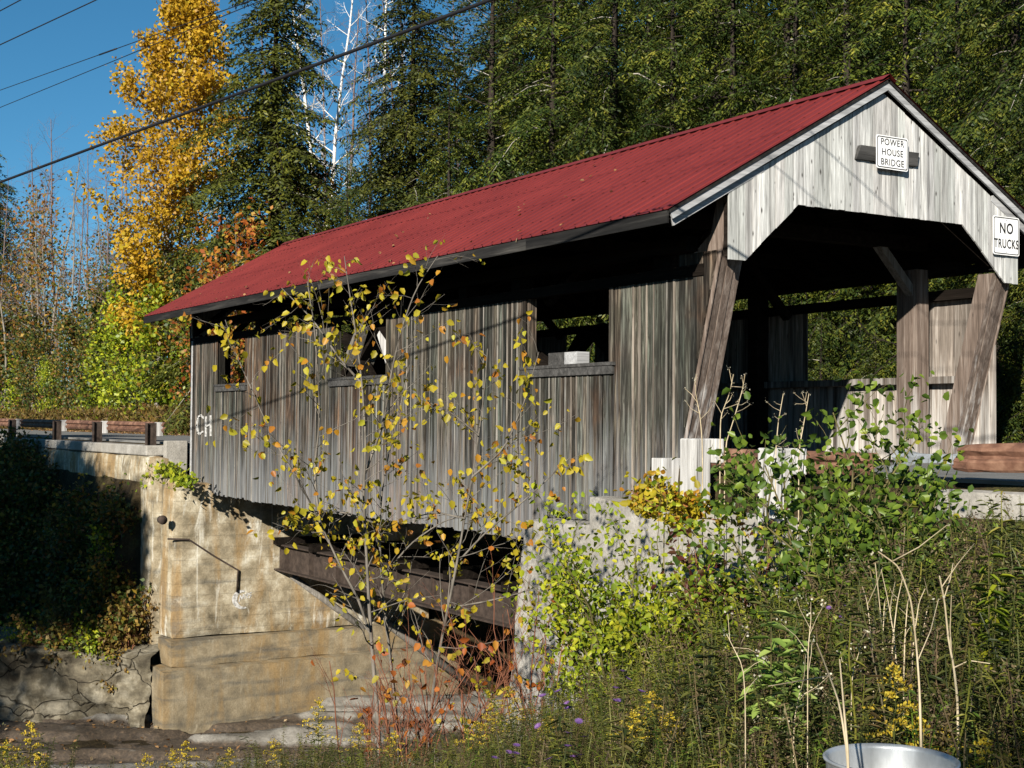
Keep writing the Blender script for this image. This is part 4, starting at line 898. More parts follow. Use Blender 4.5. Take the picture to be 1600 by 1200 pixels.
def broadleaf(seed, H, shape, mat, barkm, leaf=(0.16, 0.12), per=6, spread=0.28, lean=(0, 0), trunk_r=0.12, nb=34, lo=0.25, rad=2.4, sparse=1.0, lvls=2, sides=5, ang=0.9):
    r = np.random.default_rng(seed); tubes = []; tips = []
    n = 9; pts = [np.array([0, 0, -0.4])]; d = nrm(np.array([lean[0], lean[1], 1.0]))
    for k in range(n): d = nrm(d + r.normal(0, .035, 3) + np.array([0, 0, .02])); pts.append(pts[-1] + d * (H + 0.4) / n)
    pts = np.array(pts); rr = np.linspace(trunk_r, 0.015, n + 1); tubes.append((pts, rr))
    for j in range(nb):
        t = lo + (0.985 - lo) * (j + r.random()) / nb; k = t * n; i = min(int(k), n - 1); q = pts[i] + (pts[i + 1] - pts[i]) * (k - i)
        az = j * 2.4 + r.normal(0, .4); L = rad * shape(t) * r.uniform(0.75, 1.1); e = r.uniform(0.25, 0.8) + 0.4 * t
        grow(r, q, (math.cos(az), math.sin(az), e), L, max(0.008, np.interp(k, range(n + 1), rr) * 0.45), 1, lvls, tubes, tips, 0.16, 0.05, (4, 6), ang, 0.5, 0.25, 4)
    if sparse < 1: tips = [t for t in tips if r.random() < sparse]
    out = dict(trunk=tubes_mesh('trunk', tubes, barkm, sides))
    if per: out['crown'] = leafy(r, tips, per, spread, leaf, mat, 'crown')
    return out

def bush(seed, rx, rz, mat, leaf, nleaf, stemm, nstem=16, big=True, core=0.35):
    r = np.random.default_rng(seed); tubes = []; tips = []
    for j in range(nstem):
        az = r.uniform(0, 6.283); e = r.uniform(0.35, 1.0); L = rz * r.uniform(0.6, 1.1) * (1.0 if e > .6 else rx / rz)
        d = np.array([math.cos(az) * (1.15 - e) * rx / rz * 1.3, math.sin(az) * (1.15 - e) * rx / rz * 1.3, e])
        grow(r, (r.normal(0, rx * .12), r.normal(0, rx * .12), -0.12), d, L, 0.006 + 0.006 * rz, 1, 2, tubes, tips, 0.16, 0.03, (5, 8), 0.6, 0.42, 0.25, 5)
    per = max(1, int(nleaf / max(1, len(tips))))
    return dict(stems=tubes_mesh('stems', tubes, stemm, 4), leaves=leafy(r, tips, per, 0.5 * leaf[0] + 0.02 * rz, leaf, mat, 'leaves', big))

used_protos = set()
def put(proto, name, label, cat, loc, rz=0.0, sc=1.0, group=None):
    t = thing(name, label, cat, loc, rz, sc, group)
    for k, me in proto.items(): link(k.strip(), me, t)
    return t
def spot(px, D, dz=0.0):
    p = at(px, 600, D); return (p[0], p[1], gz(p) + dz)
rv = np.random.default_rng(77)
def beyond(px, D):
    k = (4.6 + 14.07) / (0.5207 + (px - 800) * 0.000389); n_ = max(D, k + (D - 50) * 0.5); return n_, n_ / D

# ------------------------------------------------------------------ far trees: evergreens
HEM = [conifer('hemlock', 100 + i, 15.0, R_, M['hemlock'], 0.02, 12.5, (0.145, 0.046), 0.9, 0.58, gap=0.10, twig_step=0.085, dead=7, hole=0.42) for i, R_ in enumerate((4.2, 3.8, 4.5))]
SPR = [conifer('spruce', 120 + i, 18.0, R_, M['spruce'], 0.03, 22.0, (0.18, 0.066), 0.7, 0.66, 0.2, twig_step=0.10, dead=4, hole=0.08) for i, R_ in enumerate((5.2, 4.9))]
hem_near = [(860, 45, 1.1), (955, 43, 1.12), (1050, 41.5, 1.06), (1145, 40, 1.05), (1240, 38, 1.0), (1325, 37, 1.04), (1415, 34, .98), (1500, 31.5, .95), (1590, 28.5, .9), (1650, 26.5, .86)]
hem_back = [(800, 55, 1.25), (905, 54, 1.35), (1010, 52, 1.3), (1120, 50, 1.3), (1230, 47, 1.25), (1350, 45, 1.2), (1460, 42, 1.15), (1570, 38, 1.1), (1680, 34, 1.05), (850, 64, 1.7), (930, 63, 1.75), (1030, 62, 1.7), (1130, 61, 1.75), (1240, 59, 1.7), (1340, 57, 1.65), (1450, 55, 1.6), (1560, 52, 1.55), (1650, 48, 1.5), (780, 66, 1.6), (890, 70, 1.9), (980, 69, 1.9), (1085, 68, 1.9), (1190, 66, 1.9), (1295, 64, 1.85), (1400, 62, 1.8), (1510, 59, 1.75), (1605, 55, 1.7)]
hem_low = [(1555, 25.5, .42), (1620, 24, .5), (1280, 33, .5), (1370, 32, .45), (1180, 36, .6), (1460, 29.5, .4), (1090, 38, .5), (960, 44, .5), (860, 47, .55)]
for L_, lab, grp in ((hem_near, 'big green hemlock with drooping sprays in the wall of evergreens behind the red roof', 'hemlocks behind the red roof'), (hem_back, 'taller hemlock standing in the second row of evergreens behind the red roof', 'second row of hemlocks'), (hem_low, 'low young hemlock seen below or beside the bridge roof', 'young hemlocks near the bridge')):
    for i, (px, D, sc) in enumerate(L_):
        put(HEM[i % 3], 'hemlock_tree', lab, 'tree', spot(px, D, -0.3), rv.uniform(0, 6.28), sc, grp)
put(SPR[0], 'spruce_tree', 'dark pointed spruce right beside the tall orange and gold tree', 'tree', spot(424, 56, -.3), 0.4, 1.16)
put(SPR[1], 'spruce_tree', 'dark spire shaped spruce to the right of the bare white birches', 'tree', spot(640, 54, -.3), 2.4, 1.04)
put(HEM[1], 'hemlock_tree', 'shorter hemlock filling the gap between the two dark spruces above the roof', 'tree', spot(540, 50, -.3), 1.3, 0.70)
put(HEM[2], 'hemlock_tree', 'green hemlock in front of the right hand spruce, just above the roof', 'tree', spot(700, 50, -.3), 4.0, 0.80)
put(HEM[0], 'hemlock_tree', 'low hemlock at the far end of the roof beneath the pointed spruce', 'tree', spot(385, 53, -.3), 5.0, 0.48)
put(SPR[1], 'spruce_tree', 'dark evergreen cut off by the left edge beneath open sky', 'tree', spot(-32, 96, -.3), 3.0, 1.16)
PINE = conifer('pine', 131, 17, 3.8, M['pine'], 0.12, 9.0, (0.24, 0.06), 0.25, 0.55, 0.4, 0.15, 0.17)
put(PINE, 'pine_tree', 'open branched pine with tufted needles between the spruce and the hemlocks', 'tree', spot(765, 52, -.3), 1.0, 1.12)

# ------------------------------------------------------------------ far trees: autumn and bare
gold = broadleaf(201, 18.6, lambda t: (1.0 if t < .62 else max(0.12, 1 - ((t - .62) / .40) ** 1.5)) * (0.55 + .45 * min(1, max(0, (t - .22) / .25))), M['gold'], M['palebark'], (0.18, 0.14), 15, 0.20, trunk_r=0.14, nb=84, lo=0.2, rad=3.3)
put(gold, 'aspen_tree', 'tall orange and gold autumn tree against the blue sky', 'tree', spot(246, 62, -.2), 0.0, 1.06)
for px, D, sc, lab in ((522, 64, 1.0, 'white birch with forked bare stems between the two dark spruces'), (583, 65, 1.03, 'leaning white birch just left of the second dark spruce'), (496, 67, 0.98, 'slender white birch half hidden behind the pointed spruce')):
    b = broadleaf(210 + px, 24, lambda t: 0.5 + .5 * (1 - t), None, M['birch'], per=0, trunk_r=0.17, nb=26, lo=0.42, rad=2.6, lean=(rv.normal(0, .03), rv.normal(0, .03)), lvls=3)
    put(b, 'birch_tree', lab, 'tree', spot(px, D, -.2), 0, sc)
BARE = [broadleaf(230 + i, 13.5, lambda t: 1.0 - .45 * t, None, M['twig'], per=0, trunk_r=0.09, nb=26, lo=0.3, rad=2.3, lvls=3, sides=4) for i in range(2)]
for i, (px, D, sc) in enumerate([(85, 62, 1.0), (28, 64, .95), (140, 63, .9), (190, 64, 1.05), (420, 68, 1.45), (555, 70, 1.5), (615, 69, 1.45), (720, 66, 1.35), (335, 66, 1.2), (5, 60, .8), (55, 61, .85), (110, 60, .8), (160, 61, .9), (205, 60, .95), (225, 62, 1.0), (590, 68, 1.5), (535, 67, 1.4), (495, 69, 1.5)]):
    D, kk_ = beyond(px, D); sc *= kk_
    g_ = 'bare trees on the left skyline' if px < 300 else 'bare trees behind the spruces'
    put(BARE[i % 2], 'bare_tree', 'thin bare grey tree on the left skyline' if px < 300 else 'bare twiggy tree behind the dark spruces', 'tree', spot(px, D, -.2), rv.uniform(0, 6), sc, g_)
M['rustmix'] = leafmat('orange, olive and yellow leaves', [(0, (0.06, 0.075, 0.015)), (0.35, (0.14, 0.14, 0.02)), (0.6, (0.30, 0.11, 0.02)), (0.8, (0.36, 0.22, 0.03)), (1, (0.20, 0.05, 0.015))], 0.4, 0.55)
SAP = [broadleaf(250 + i, 10, lambda t: 0.8 - .4 * t, M['rustmix'], M['palebark'], (0.18, 0.13), 3, 0.25, trunk_r=0.06, nb=26, lo=0.25, rad=1.6, sparse=.32, lean=(rv.normal(0, .05), 0)) for i in range(2)]
for i, (px, D, sc) in enumerate([(18, 58, .95), (62, 57, .92), (100, 58, .8), (128, 56, .72), (45, 60, 1.05), (165, 58, .66), (190, 56, .6), (80, 60, .9), (5, 55, .7), (140, 60, .85), (210, 60, .75)]):
    D, kk_ = beyond(px, D); sc *= kk_
    put(SAP[i % 2], 'maple_sapling', 'slim pale stemmed sapling with scattered orange leaves beyond the far road', 'sapling', spot(px, D, -.1), rv.uniform(0, 6), sc, 'orange saplings beyond the far road')
BRN = [broadleaf(255 + i, 8, lambda t: 1.0 - .5 * t, M['mixed'], M['palebark'], (0.16, 0.11), 3, 0.25, trunk_r=0.06, nb=26, lo=0.1, rad=2.2, sparse=.5) for i in range(2)]
for i, (px, D, sc) in enumerate([(-10, 64, 1.0), (30, 65, .95), (75, 66, 1.0), (120, 65, .95), (165, 65, 1.05), (200, 64, 1.15), (325, 64, 1.1), (370, 64, 1.0)]):
    D, kk_ = beyond(px, D); sc *= kk_
    put(BRN[i % 2], 'understory_tree', 'thinly leaved small tree in the thicket behind the orange saplings', 'tree', spot(px, D, -.1), rv.uniform(0, 6), sc, 'thicket behind the orange saplings')
MXT = [broadleaf(265 + i, 5.5, lambda t: 1.0 - .5 * t, M['mixed'], M['bark'], (0.17, 0.12), 6, 0.2, trunk_r=0.05, nb=26, lo=0.05, rad=2.1) for i in range(2)]
for i, (px, D, sc) in enumerate([(2, 53, .72), (48, 54, .8), (72, 52.5, .6), (112, 54, .75), (140, 53, .7), (185, 57, 1.0), (225, 58, 1.1), (300, 56, 1.15), (275, 58, 1.2)]):
    D, kk_ = beyond(px, D); put(MXT[i % 2], 'understory_tree', 'dark green small tree with a few russet leaves among the lime saplings', 'tree', spot(px, D, -.2), rv.uniform(0, 6), sc * kk_, 'dark green trees among the lime saplings')
POLE = broadleaf(260, 10, lambda t: 0.55 - .3 * t, None, M['palebark'], per=0, trunk_r=0.07, nb=20, lo=0.45, rad=1.7, lvls=2, sides=5)
for i, (px, D) in enumerate([(8, 54), (52, 54), (38, 55), (82, 55.5), (118, 55), (152, 56), (172, 57), (205, 57)]):
    D, kk_ = beyond(px, D)
    put(POLE, 'bare_sapling', 'pale bare pole like sapling among the bushes left of the bridge', 'sapling', spot(px, D, -.1), i * 1.1, rv.uniform(.8, 1.1) * kk_, 'bare saplings left of the bridge')
LIME = [broadleaf(270 + i, 5.5, lambda t: 1.0 - .55 * t, M['lime'], M['bark'], (0.19, 0.13), 5, 0.2, trunk_r=0.05, nb=26, lo=0.08, rad=2.0) for i in range(2)]
for i, (px, D, sc) in enumerate([(25, 52, .45), (90, 53, .42), (165, 52.5, .66), (218, 52, .85), (262, 51, .95), (292, 52, .7), (240, 56, 1.0), (190, 54, .6)]):
    D, kk_ = beyond(px, D); sc *= kk_
    put(LIME[i % 2], 'maple_bush', 'bright yellow green bushy sapling left of the far bridge end', 'sapling', spot(px, D, -.2), rv.uniform(0, 6), sc, 'yellow green saplings left of the bridge')
ORG = broadleaf(280, 7, lambda t: 1.0 - .5 * t, M['orange'], M['bark'], (0.18, 0.13), 3, 0.22, trunk_r=0.06, nb=26, lo=0.15, rad=2.0, sparse=.8)
for px, D, sc, lab in ((352, 51, 1.15, 'rust orange small tree rising behind the far corner of the roof'), (318, 50, .85, 'small orange leaved tree low behind the far roof tip'), (372, 62, .8, 'red orange bush seen through the farthest window'), (480, 58, 1.35, 'orange leaved tree between the two spruces just above the roof')):
    put(ORG, 'maple_tree', lab, 'tree', spot(px, D, -.1), rv.uniform(0, 6), sc)

# brush on the verge beyond the far road
def scatter_leaves(name, pts, h, per, leaf, mat, seed, kind='stuff', up=0.5):
    r = np.random.default_rng(seed); P = np.repeat(pts, per, 0) + r.normal(0, 1, (len(pts) * per, 3)) * np.array([h * .35, h * .35, 0]); P[:, 2] += h * r.random(len(P)) ** 1.3
    D = nrm(rdir(r, len(P)) + np.array([0, 0, 0.6])); Nn = nrm(rdir(r, len(P)) + SUN * .6)
    q = r.uniform(.6, 1.3, len(P)); V, F = leaf4(P, D, Nn, leaf[0] * q, leaf[1] * q)
    o = link(name, npmesh(name, V, F, mat)); o['kind'] = kind; return o
r = np.random.default_rng(301); pts = []
for k in range(5200):
    px = r.uniform(-80, 340); y = 3.7 + 7 * r.random() ** 1.4; D = (y + 14.07) / (0.5207 + (px - 800) * 0.000389); p = at(px, 600, D); pts.append((p[0], p[1], gz(p)))
scatter_leaves('brush', np.array(pts), 1.0, 15, (0.24, 0.085), M['brush'], 302)
r = np.random.default_rng(305); P = np.stack([r.uniform(-60, -21, 4500), 3.1 - 1.2 * r.random(4500) ** 3, np.full(4500, 0.0)], 1)
V, F = leaf4(P, nrm(r.normal(0, 1, (4500, 3)) * np.array([1, 1, .2])), nrm(r.normal(0, .3, (4500, 3)) + np.array([0, 0, 1])), r.uniform(.06, .12, 4500), r.uniform(.05, .09, 4500))
o = link('fallen_leaves', npmesh('fallen_leaves', V, F, M['litter'])); o['kind'] = 'stuff'

# ------------------------------------------------------------------ trees outside the view that shade the left bank and the near weeds
for i, (x, y, ztop, w_, lab) in enumerate([(-7.4, -27.5, 11.6, 1.45, 'evergreen beyond the left edge whose shadow darkens the bank nearest the abutment'), (-8.6, -25.5, 10.8, 1.2, 'shorter evergreen beyond the left edge darkening the foot of the bank'), (-9.9, -27.5, 12.2, 1.6, 'second evergreen beyond the left edge shading the bank below the guard rail'), (-11.8, -26.5, 12.0, 1.6, 'third evergreen beyond the left edge shading the bank and road edge'), (-14.6, -27.5, 13.8, 1.6, 'fourth evergreen beyond the left edge shading the far left of the rail'), (-17.6, -26.5, 14.5, 1.6, 'fifth evergreen beyond the left edge shading the leftmost bushes'), (24.5, -19.5, 12.0, 1.0, 'evergreen behind the viewpoint shading the right edge')]):
    g0 = float(ground_z(x, y)) - .2; k = (ztop - g0) / 15.0; put(HEM[i % 3], 'hemlock_tree', lab, 'tree', (x, y, g0), i * 1.7, (w_, w_, k))

put(broadleaf(296, 8.6, lambda t: 1.0 if t < .8 else .7, M['mixed'], M['bark'], (0.26, 0.2), 10, 0.32, trunk_r=.14, nb=46, lo=.55, rad=2.0), 'broadleaf_tree', 'dense crowned tree behind the viewpoint darkening the weeds right of the tub', 'tree', (21.5, -20.5, float(ground_z(21.5, -20.5)) - .2))
for i, (x, y, ztop, cr) in enumerate([(-5.6, -27, 9.6, 2.0), (-8.6, -26.8, 9.9, 2.5), (-11.6, -27, 10.7, 2.6), (-15.3, -27, 13.0, 3.0)]):
    g0 = float(ground_z(x, y)) - .2; Ht = ztop - g0
    put(broadleaf(290 + i, Ht, lambda t: 1.0 if t < .93 else .8, M['mixed'], M['bark'], (0.28, 0.22), 15, 0.30, trunk_r=.16, nb=40, lo=1 - (2.6 + i * .9) / Ht, rad=cr), 'broadleaf_tree', ['dense crowned tree beyond the left edge shading the bank top by the abutment', 'dense crowned tree beyond the left edge shading the bank below the rail posts', 'dense crowned tree beyond the left edge shading the middle of the left bank', 'dense crowned tree beyond the left edge shading the far left bushes and rail'][i], 'tree', (x, y, g0))

# ------------------------------------------------------------------ far bank: rock outcrop, shrubs, vines
def outcrop():
    A = np.array([-31.0, -17.4]); B_ = np.array([-19.3, -3.95]); L = np.linalg.norm(B_ - A); d = (B_ - A) / L; nv = np.array([d[1], -d[0]])
    ns, nh = 300, 44; V = []
    for i in range(ns + 1):
        s_ = i / ns * L; c = A + d * s_
        for j in range(nh + 1):
            t = j / nh
            h = -7.0 + 1.95 * min(1, t / 0.6); back = 0.25 * t + max(0, t - 0.6) * 4.2
            h += max(0, t - .6) * 0.8
            f = fbm(s_ * 0.55, h * 0.9, 41, 4); g2 = fbm(s_ * 1.9 + h * 1.2, h * 2.6 - s_ * .5, 43, 4); st = math.floor((f + .5) * 5) / 5
            out = 0.55 * st + 0.5 * f + 0.34 * g2 + 0.16 * (math.floor((fbm(s_ * 2.2 + h, h * 4.0, 61, 3) + .5) * 6) / 6) + 0.07 * fbm(s_ * 9, h * 11, 63, 3) - back
            p = c + nv * out; V.append((p[0], p[1], h + 0.18 * fbm(s_ * .7, t * 3, 47)))
    n = nh + 1; I = np.arange(ns)[:, None] * n + np.arange(nh)[None]; F = np.stack([I, I + n, I + n + 1, I + 1], -1).reshape(-1, 4)
    V = np.array(V); org = np.array([-23, -6, -6.8]); o = link('rock_outcrop', npmesh('rock_outcrop', V - org, F, M['rock'], False)); o.location = org
    tag(o, 'fractured pale rock ledge at the foot of the shaded left bank', 'rock')
outcrop()
MIX = [bush(400 + i, 1.0, 1.5, M['mixed'], (0.15, 0.10), 1500, M['bark'], 18, False) for i in range(3)]
BRU = bush(410, 0.9, 1.3, M['brush'], (0.13, 0.08), 1600, M['redtwig'], 20, False)
LIT = bush(411, 0.8, 1.3, M['lime'], (0.13, 0.09), 1000, M['bark'], 16, False)
r = np.random.default_rng(420); k = 0; spots = []
while len(spots) < 84 and k < 6000:
    k += 1; x = r.uniform(-33, -20.4); y = r.uniform(-11.5, -4.15)
    zg = gz((x, y))
    if zg < -5.35 or any((x - a) ** 2 + (y - b) ** 2 < .55 ** 2 for a, b, _ in spots): continue
    px, py, D = projy((x, y, zg))
    if px < -70: continue
    spots.append((x, y, zg))
for k, (x, y, zg) in enumerate(spots):
    px, py, D = projy((x, y, zg)); sc = r.uniform(.7, 1.05)
    if px > 40: sc = min(sc, max(.35, (-.35 - zg) / 1.7))
    pr = MIX[k % 3] if r.random() < .74 else BRU
    put(pr, 'shrub', 'dense green and russet shrub on the shaded left bank below the guard rail' if pr is not BRU else 'rust brown shrub on the left bank between the green ones', 'shrub', (x, y, zg - .1), r.uniform(0, 6), sc, 'shrubs on the left bank')
for x, y, dz, pr, sc, lab in ((-20.35, -4.25, .25, BRU, .95, 'sunlit golden brown shrub against the left side of the far abutment'), (-20.6, -4.9, -.1, LIT, .9, 'yellow green shrub trailing over the rock ledge'), (-20.9, -4.3, .5, MIX[1], .95, 'leafy shrub beside the upper left edge of the far abutment'), (-21.6, -4.5, .4, LIT, .75, 'green creeper bush on the slope above the abutment footing'), (-21.2, -5.2, .0, MIX[0], .85, 'mixed shrub growing on top of the rock ledge'), (-21.7, -5.6, .1, BRU, .9, 'brown leaved shrub higher on the bank beside the abutment'), (-24.6, -8.8, .1, BRU, .7, 'russet shrub on the rock ledge at the left edge'), (-20.2, -4.5, -.6, BRU, .7, 'low brown shrub hanging over the ledge beside the footing'), (-22.4, -6.2, .0, LIT, .7, 'lime leaved shrub on the ledge left of the trailing one')):
    put(pr, 'shrub', lab, 'shrub', (x, y, max(gz((x, y)), -5.25) + dz), x * 3.1, sc)
# vine over the abutment corner
r = np.random.default_rng(430); pts = [on(x, y, 'y', -3.62) for x, y in ((205, 800), (225, 765), (245, 738), (262, 733), (280, 745), (297, 752))]; pts = np.array(pts)
q = np.concatenate([pts[:-1] + (pts[1:] - pts[:-1]) * f for f in np.linspace(0, 1, 14)]); tips = [(p, rdir(r, 1)[0], 1) for p in q]
t_ = thing('vine', 'bright green vine arching over the top corner of the far abutment', 'vine', tuple(pts[0]))
tips = [(p - pts[0], d, 1) for p, d, _ in tips]
link('stem', tubes_mesh('stem', [(pts - pts[0], np.full(len(pts), .012))], M['stem'], 5), t_); link('leaves', leafy(r, tips, 7, .11, (.13, .1), M['lime'], 'leaves'), t_)

# leaf litter on the river bed
r = np.random.default_rng(440); n = 16000; P = np.stack([r.uniform(-25, -9, n), r.uniform(-9, -1, n)], 1)
dens = fbm(P[:, 0] * .5, P[:, 1] * .5, 51) + .5 - .05 * (P[:, 0] + 19); k = r.random(n) < np.clip((dens - .45) * 2, .03, .8); P = P[k]; z = np.maximum(bed_z(P[:, 0], P[:, 1]), ground_z(P[:, 0], P[:, 1])); kk = z < -5.9; P = P[kk]; z = z[kk]; n = len(P)
V, F = leaf4(np.column_stack([P, z + .02]), nrm(r.normal(0, 1, (n, 3)) * np.array([1, 1, .3])), nrm(r.normal(0, .5, (n, 3)) + np.array([0, 0, 1])), r.uniform(.07, .15, n), r.uniform(.05, .1, n))
o = link('leaf_litter', npmesh('leaf_litter', V, F, M['litter'])); o['kind'] = 'stuff'

# ------------------------------------------------------------------ saplings in front of the bridge, traced stem by stem
def sapling(label, seed, D, stems, leafn, rad0, mat=None, leaf=(0.082, 0.060), twig=(0.3, 0.95), every=0.115, twigm=None, low=0.28):
    r = np.random.default_rng(seed); base = np.array(at(stems[0][0][0], stems[0][0][1], D)); base[2] = gz(base) - .05
    tubes = []; tips = []
    for si, st in enumerate(stems):
        m = len(st); ph = r.uniform(0, 6); P = np.array([at(x, y, D + (0.25 * math.sin(i * .8 + ph) + (r.uniform(-.1, .1) if si else 0)) * (0.4 if si == 0 else 1) * min(1, i / 3)) for i, (x, y) in enumerate(st)])
        if si == 0: P = np.concatenate([[base], P])
        # smooth
        u = np.linspace(0, len(P) - 1, len(P) * 3); P = np.stack([np.interp(u, range(len(P)), P[:, k]) for k in range(3)], 1); P[1:-1] = (P[:-2] + 2 * P[1:-1] + P[2:]) / 4
        L = np.linalg.norm(np.diff(P, axis=0), axis=1).sum(); ra = rad0 * (1.0 if si == 0 else 0.55); rr = np.linspace(ra, 0.004, len(P)) ; tubes.append((P - base, rr))
        seg = np.concatenate([[0], np.cumsum(np.linalg.norm(np.diff(P, axis=0), axis=1))]); pos = np.arange(L * (low if si == 0 else .12), L, every)
        for s_ in pos:
            q = np.array([np.interp(s_, seg, P[:, k]) for k in range(3)]); i = min(np.searchsorted(seg, s_), len(P) - 1); tg = nrm(P[i] - P[i - 1])
            d = nrm(tg * .7 + rdir(r, 1)[0] * .9 + np.array([0, 0, .15])); f = s_ / L
            grow(r, q - base, d, r.uniform(*twig) * (1.1 - .6 * f), max(.003, np.interp(s_, seg, rr) * .4), 1, 2, tubes, tips, .15, .03, (2, 4), .6, .55, .25, 4)
    t = thing('sapling', label, 'sapling', tuple(base))
    link('trunk', tubes_mesh('trunk', tubes, twigm or M['greybark'], 5), t)
    sel = [tips[i] for i in r.choice(len(tips), min(len(tips), leafn), False)]
    T = np.array([a[0] for a in sel]); n = len(T)
    D_ = nrm(rdir(r, n) * .8 + np.array([0, 0, -.75])); Nn = nrm(SUN * .6 + rdir(r, n) * 1.0); q = r.uniform(.45, 1.25, n)
    V, F = leaf6(T + r.normal(0, .02, (n, 3)), D_, Nn, leaf[0] * q, leaf[1] * q); link('leaves', npmesh('leaves', V, F, mat or M['yellow']), t); return t
sapling('multi branched sapling with sparse yellow leaves in front of the bridge side', 501, 14.5, [
    [(594, 1190), (588, 1090), (580, 1000), (575, 912), (571, 840), (568, 770), (572, 690), (566, 600), (556, 520), (545, 450), (538, 400)],
    [(576, 985), (560, 936), (540, 900), (524, 868), (500, 816), (476, 768), (452, 728), (425, 680), (398, 620), (372, 560), (352, 500)],
    [(500, 816), (490, 740), (500, 660), (497, 580), (490, 500), (480, 440)], [(570, 740), (600, 660), (610, 590), (625, 520), (650, 450), (684, 400)], [(566, 600), (530, 560), (490, 500), (440, 450)]], 800, .027)
sapling('straight thin stemmed sapling close behind the multi branched one', 502, 15.0, [
    [(624, 1190), (617, 1090), (604, 975), (596, 900), (592, 820), (600, 740), (622, 650), (640, 570)], [(600, 900), (640, 850), (690, 815), (740, 800)], [(592, 820), (540, 800), (490, 800), (440, 830)]], 340, .023)
sapling('slender yellow leaved sapling leaning right before the near abutment', 503, 14.2, [
    [(668, 1190), (676, 1080), (686, 1020), (700, 950), (714, 880), (726, 810), (738, 745), (748, 680), (757, 610), (762, 545)],
    [(714, 880), (760, 830), (810, 790), (860, 745), (890, 715)], [(738, 745), (790, 700), (822, 620), (842, 550)], [(700, 950), (760, 940), (820, 925), (860, 905)], [(748, 680), (700, 640), (660, 640)], [(726, 810), (680, 800), (640, 810)]], 640, .022)

# red twigged bushes
def twigbush(label, px, D, H, wide, seed, nst=18, leaves=26):
    r = np.random.default_rng(seed); tubes = []; tips = []
    for j in range(nst):
        a = r.uniform(0, 6.283); e = r.uniform(.1, 1) * wide
        grow(r, (r.normal(0, .12), r.normal(0, .12), -.1), (math.cos(a) * e, math.sin(a) * e, 1), H * r.uniform(.6, 1.05), .011, 1, 3, tubes, tips, .10, .03, (3, 5), .55, .45, .3, 5)
    t = thing('red_twig_bush', label, 'bush', spot(px, D, 0)); link('stems', tubes_mesh('stems', tubes, M['redtwig'], 4), t)
    sel = [tips[i] for i in r.choice(len(tips), min(leaves, len(tips)), False)]; T = np.array([q[0] for q in sel]); n = len(T)
    V, F = leaf6(T, nrm(rdir(r, n) + np.array([0, 0, -.6])), nrm(SUN + rdir(r, n) * .8), r.uniform(.06, .1, n), r.uniform(.04, .07, n)); link('leaves', npmesh('leaves', V, F, M['orange'] if seed % 2 else M['yellow']), t); return t
twigbush('bare red stemmed bush at the foot of the saplings', 655, 12.6, 1.6, .5, 511, 15, 60)
twigbush('bare red stemmed bush leaning left of the saplings', 575, 13.2, 1.5, .7, 513, 10, 26)
twigbush('red twigs standing against the battered edge of the near abutment', 845, 13.4, 2.0, .4, 515, 10, 40)
twigbush('red twigs between the saplings and the near abutment', 745, 13.2, 1.6, .5, 512, 12, 40)

def nearbush(label, px, D, ptop, rx, mat, leaf, nleaf, seed, stemm=None, nst=22, name='bush', pybase=None):
    p = spot(px, D, 0); zt = at(px, ptop, D)[2]
    if pybase: p = (p[0], p[1], at(px, pybase, D)[2])
    H = max(.3, zt - p[2]); b = bush(seed, rx, H, mat, leaf, nleaf, stemm or M['stem'], nst)
    return put(b, name, label, 'bush', p, seed * .7, 1.0)
nearbush('bright yellow green bush hiding the foot of the near abutment', 972, 13.4, 822, .52, M['lime'], (.066, .042), 9500, 521, None, 34)
nearbush('lower lime green bush to the right of the bright one', 1045, 12.6, 890, .5, M['lime'], (.068, .044), 6000, 522)
nearbush('tall green leafy bush in front of the bridge portal', 1318, 11.4, 640, .50, M['green'], (.075, .052), 5200, 523, None, 26)
nearbush('green shoots rising left of the tall portal bush', 1255, 11.8, 700, .28, M['green'], (.07, .048), 1500, 524, None, 10)
nearbush('dark red leaved bush on the slope below the wing wall', 1130, 12.4, 835, .38, M['maroon'], (.075, .042), 2400, 525, M['redtwig'])
nearbush('small lime bush under the dark red one', 1175, 11.6, 880, .36, M['lime'], (.06, .04), 2600, 526)
nearbush('dull green bush on the slope right of the portal bush', 1400, 10.6, 740, .6, M['green'], (.08, .05), 3600, 527)
nearbush('yellow and orange leaved creeper along the top of the wing wall', 1080, 14.4, 760, .70, M['yellow'], (.085, .06), 260, 528, M['redtwig'], 14, 'creeper', 792)
nearbush('yellow leaved shoots at the foot of the leaning post', 1020, 15.2, 735, .3, M['yellow'], (.10, .07), 60, 529, M['redtwig'], 6, 'creeper', 790)
nearbush('green leafy shoot between the two white rail posts', 1160, 14.2, 680, .25, M['green'], (.10, .07), 70, 530, None, 5, 'shoot', 790)

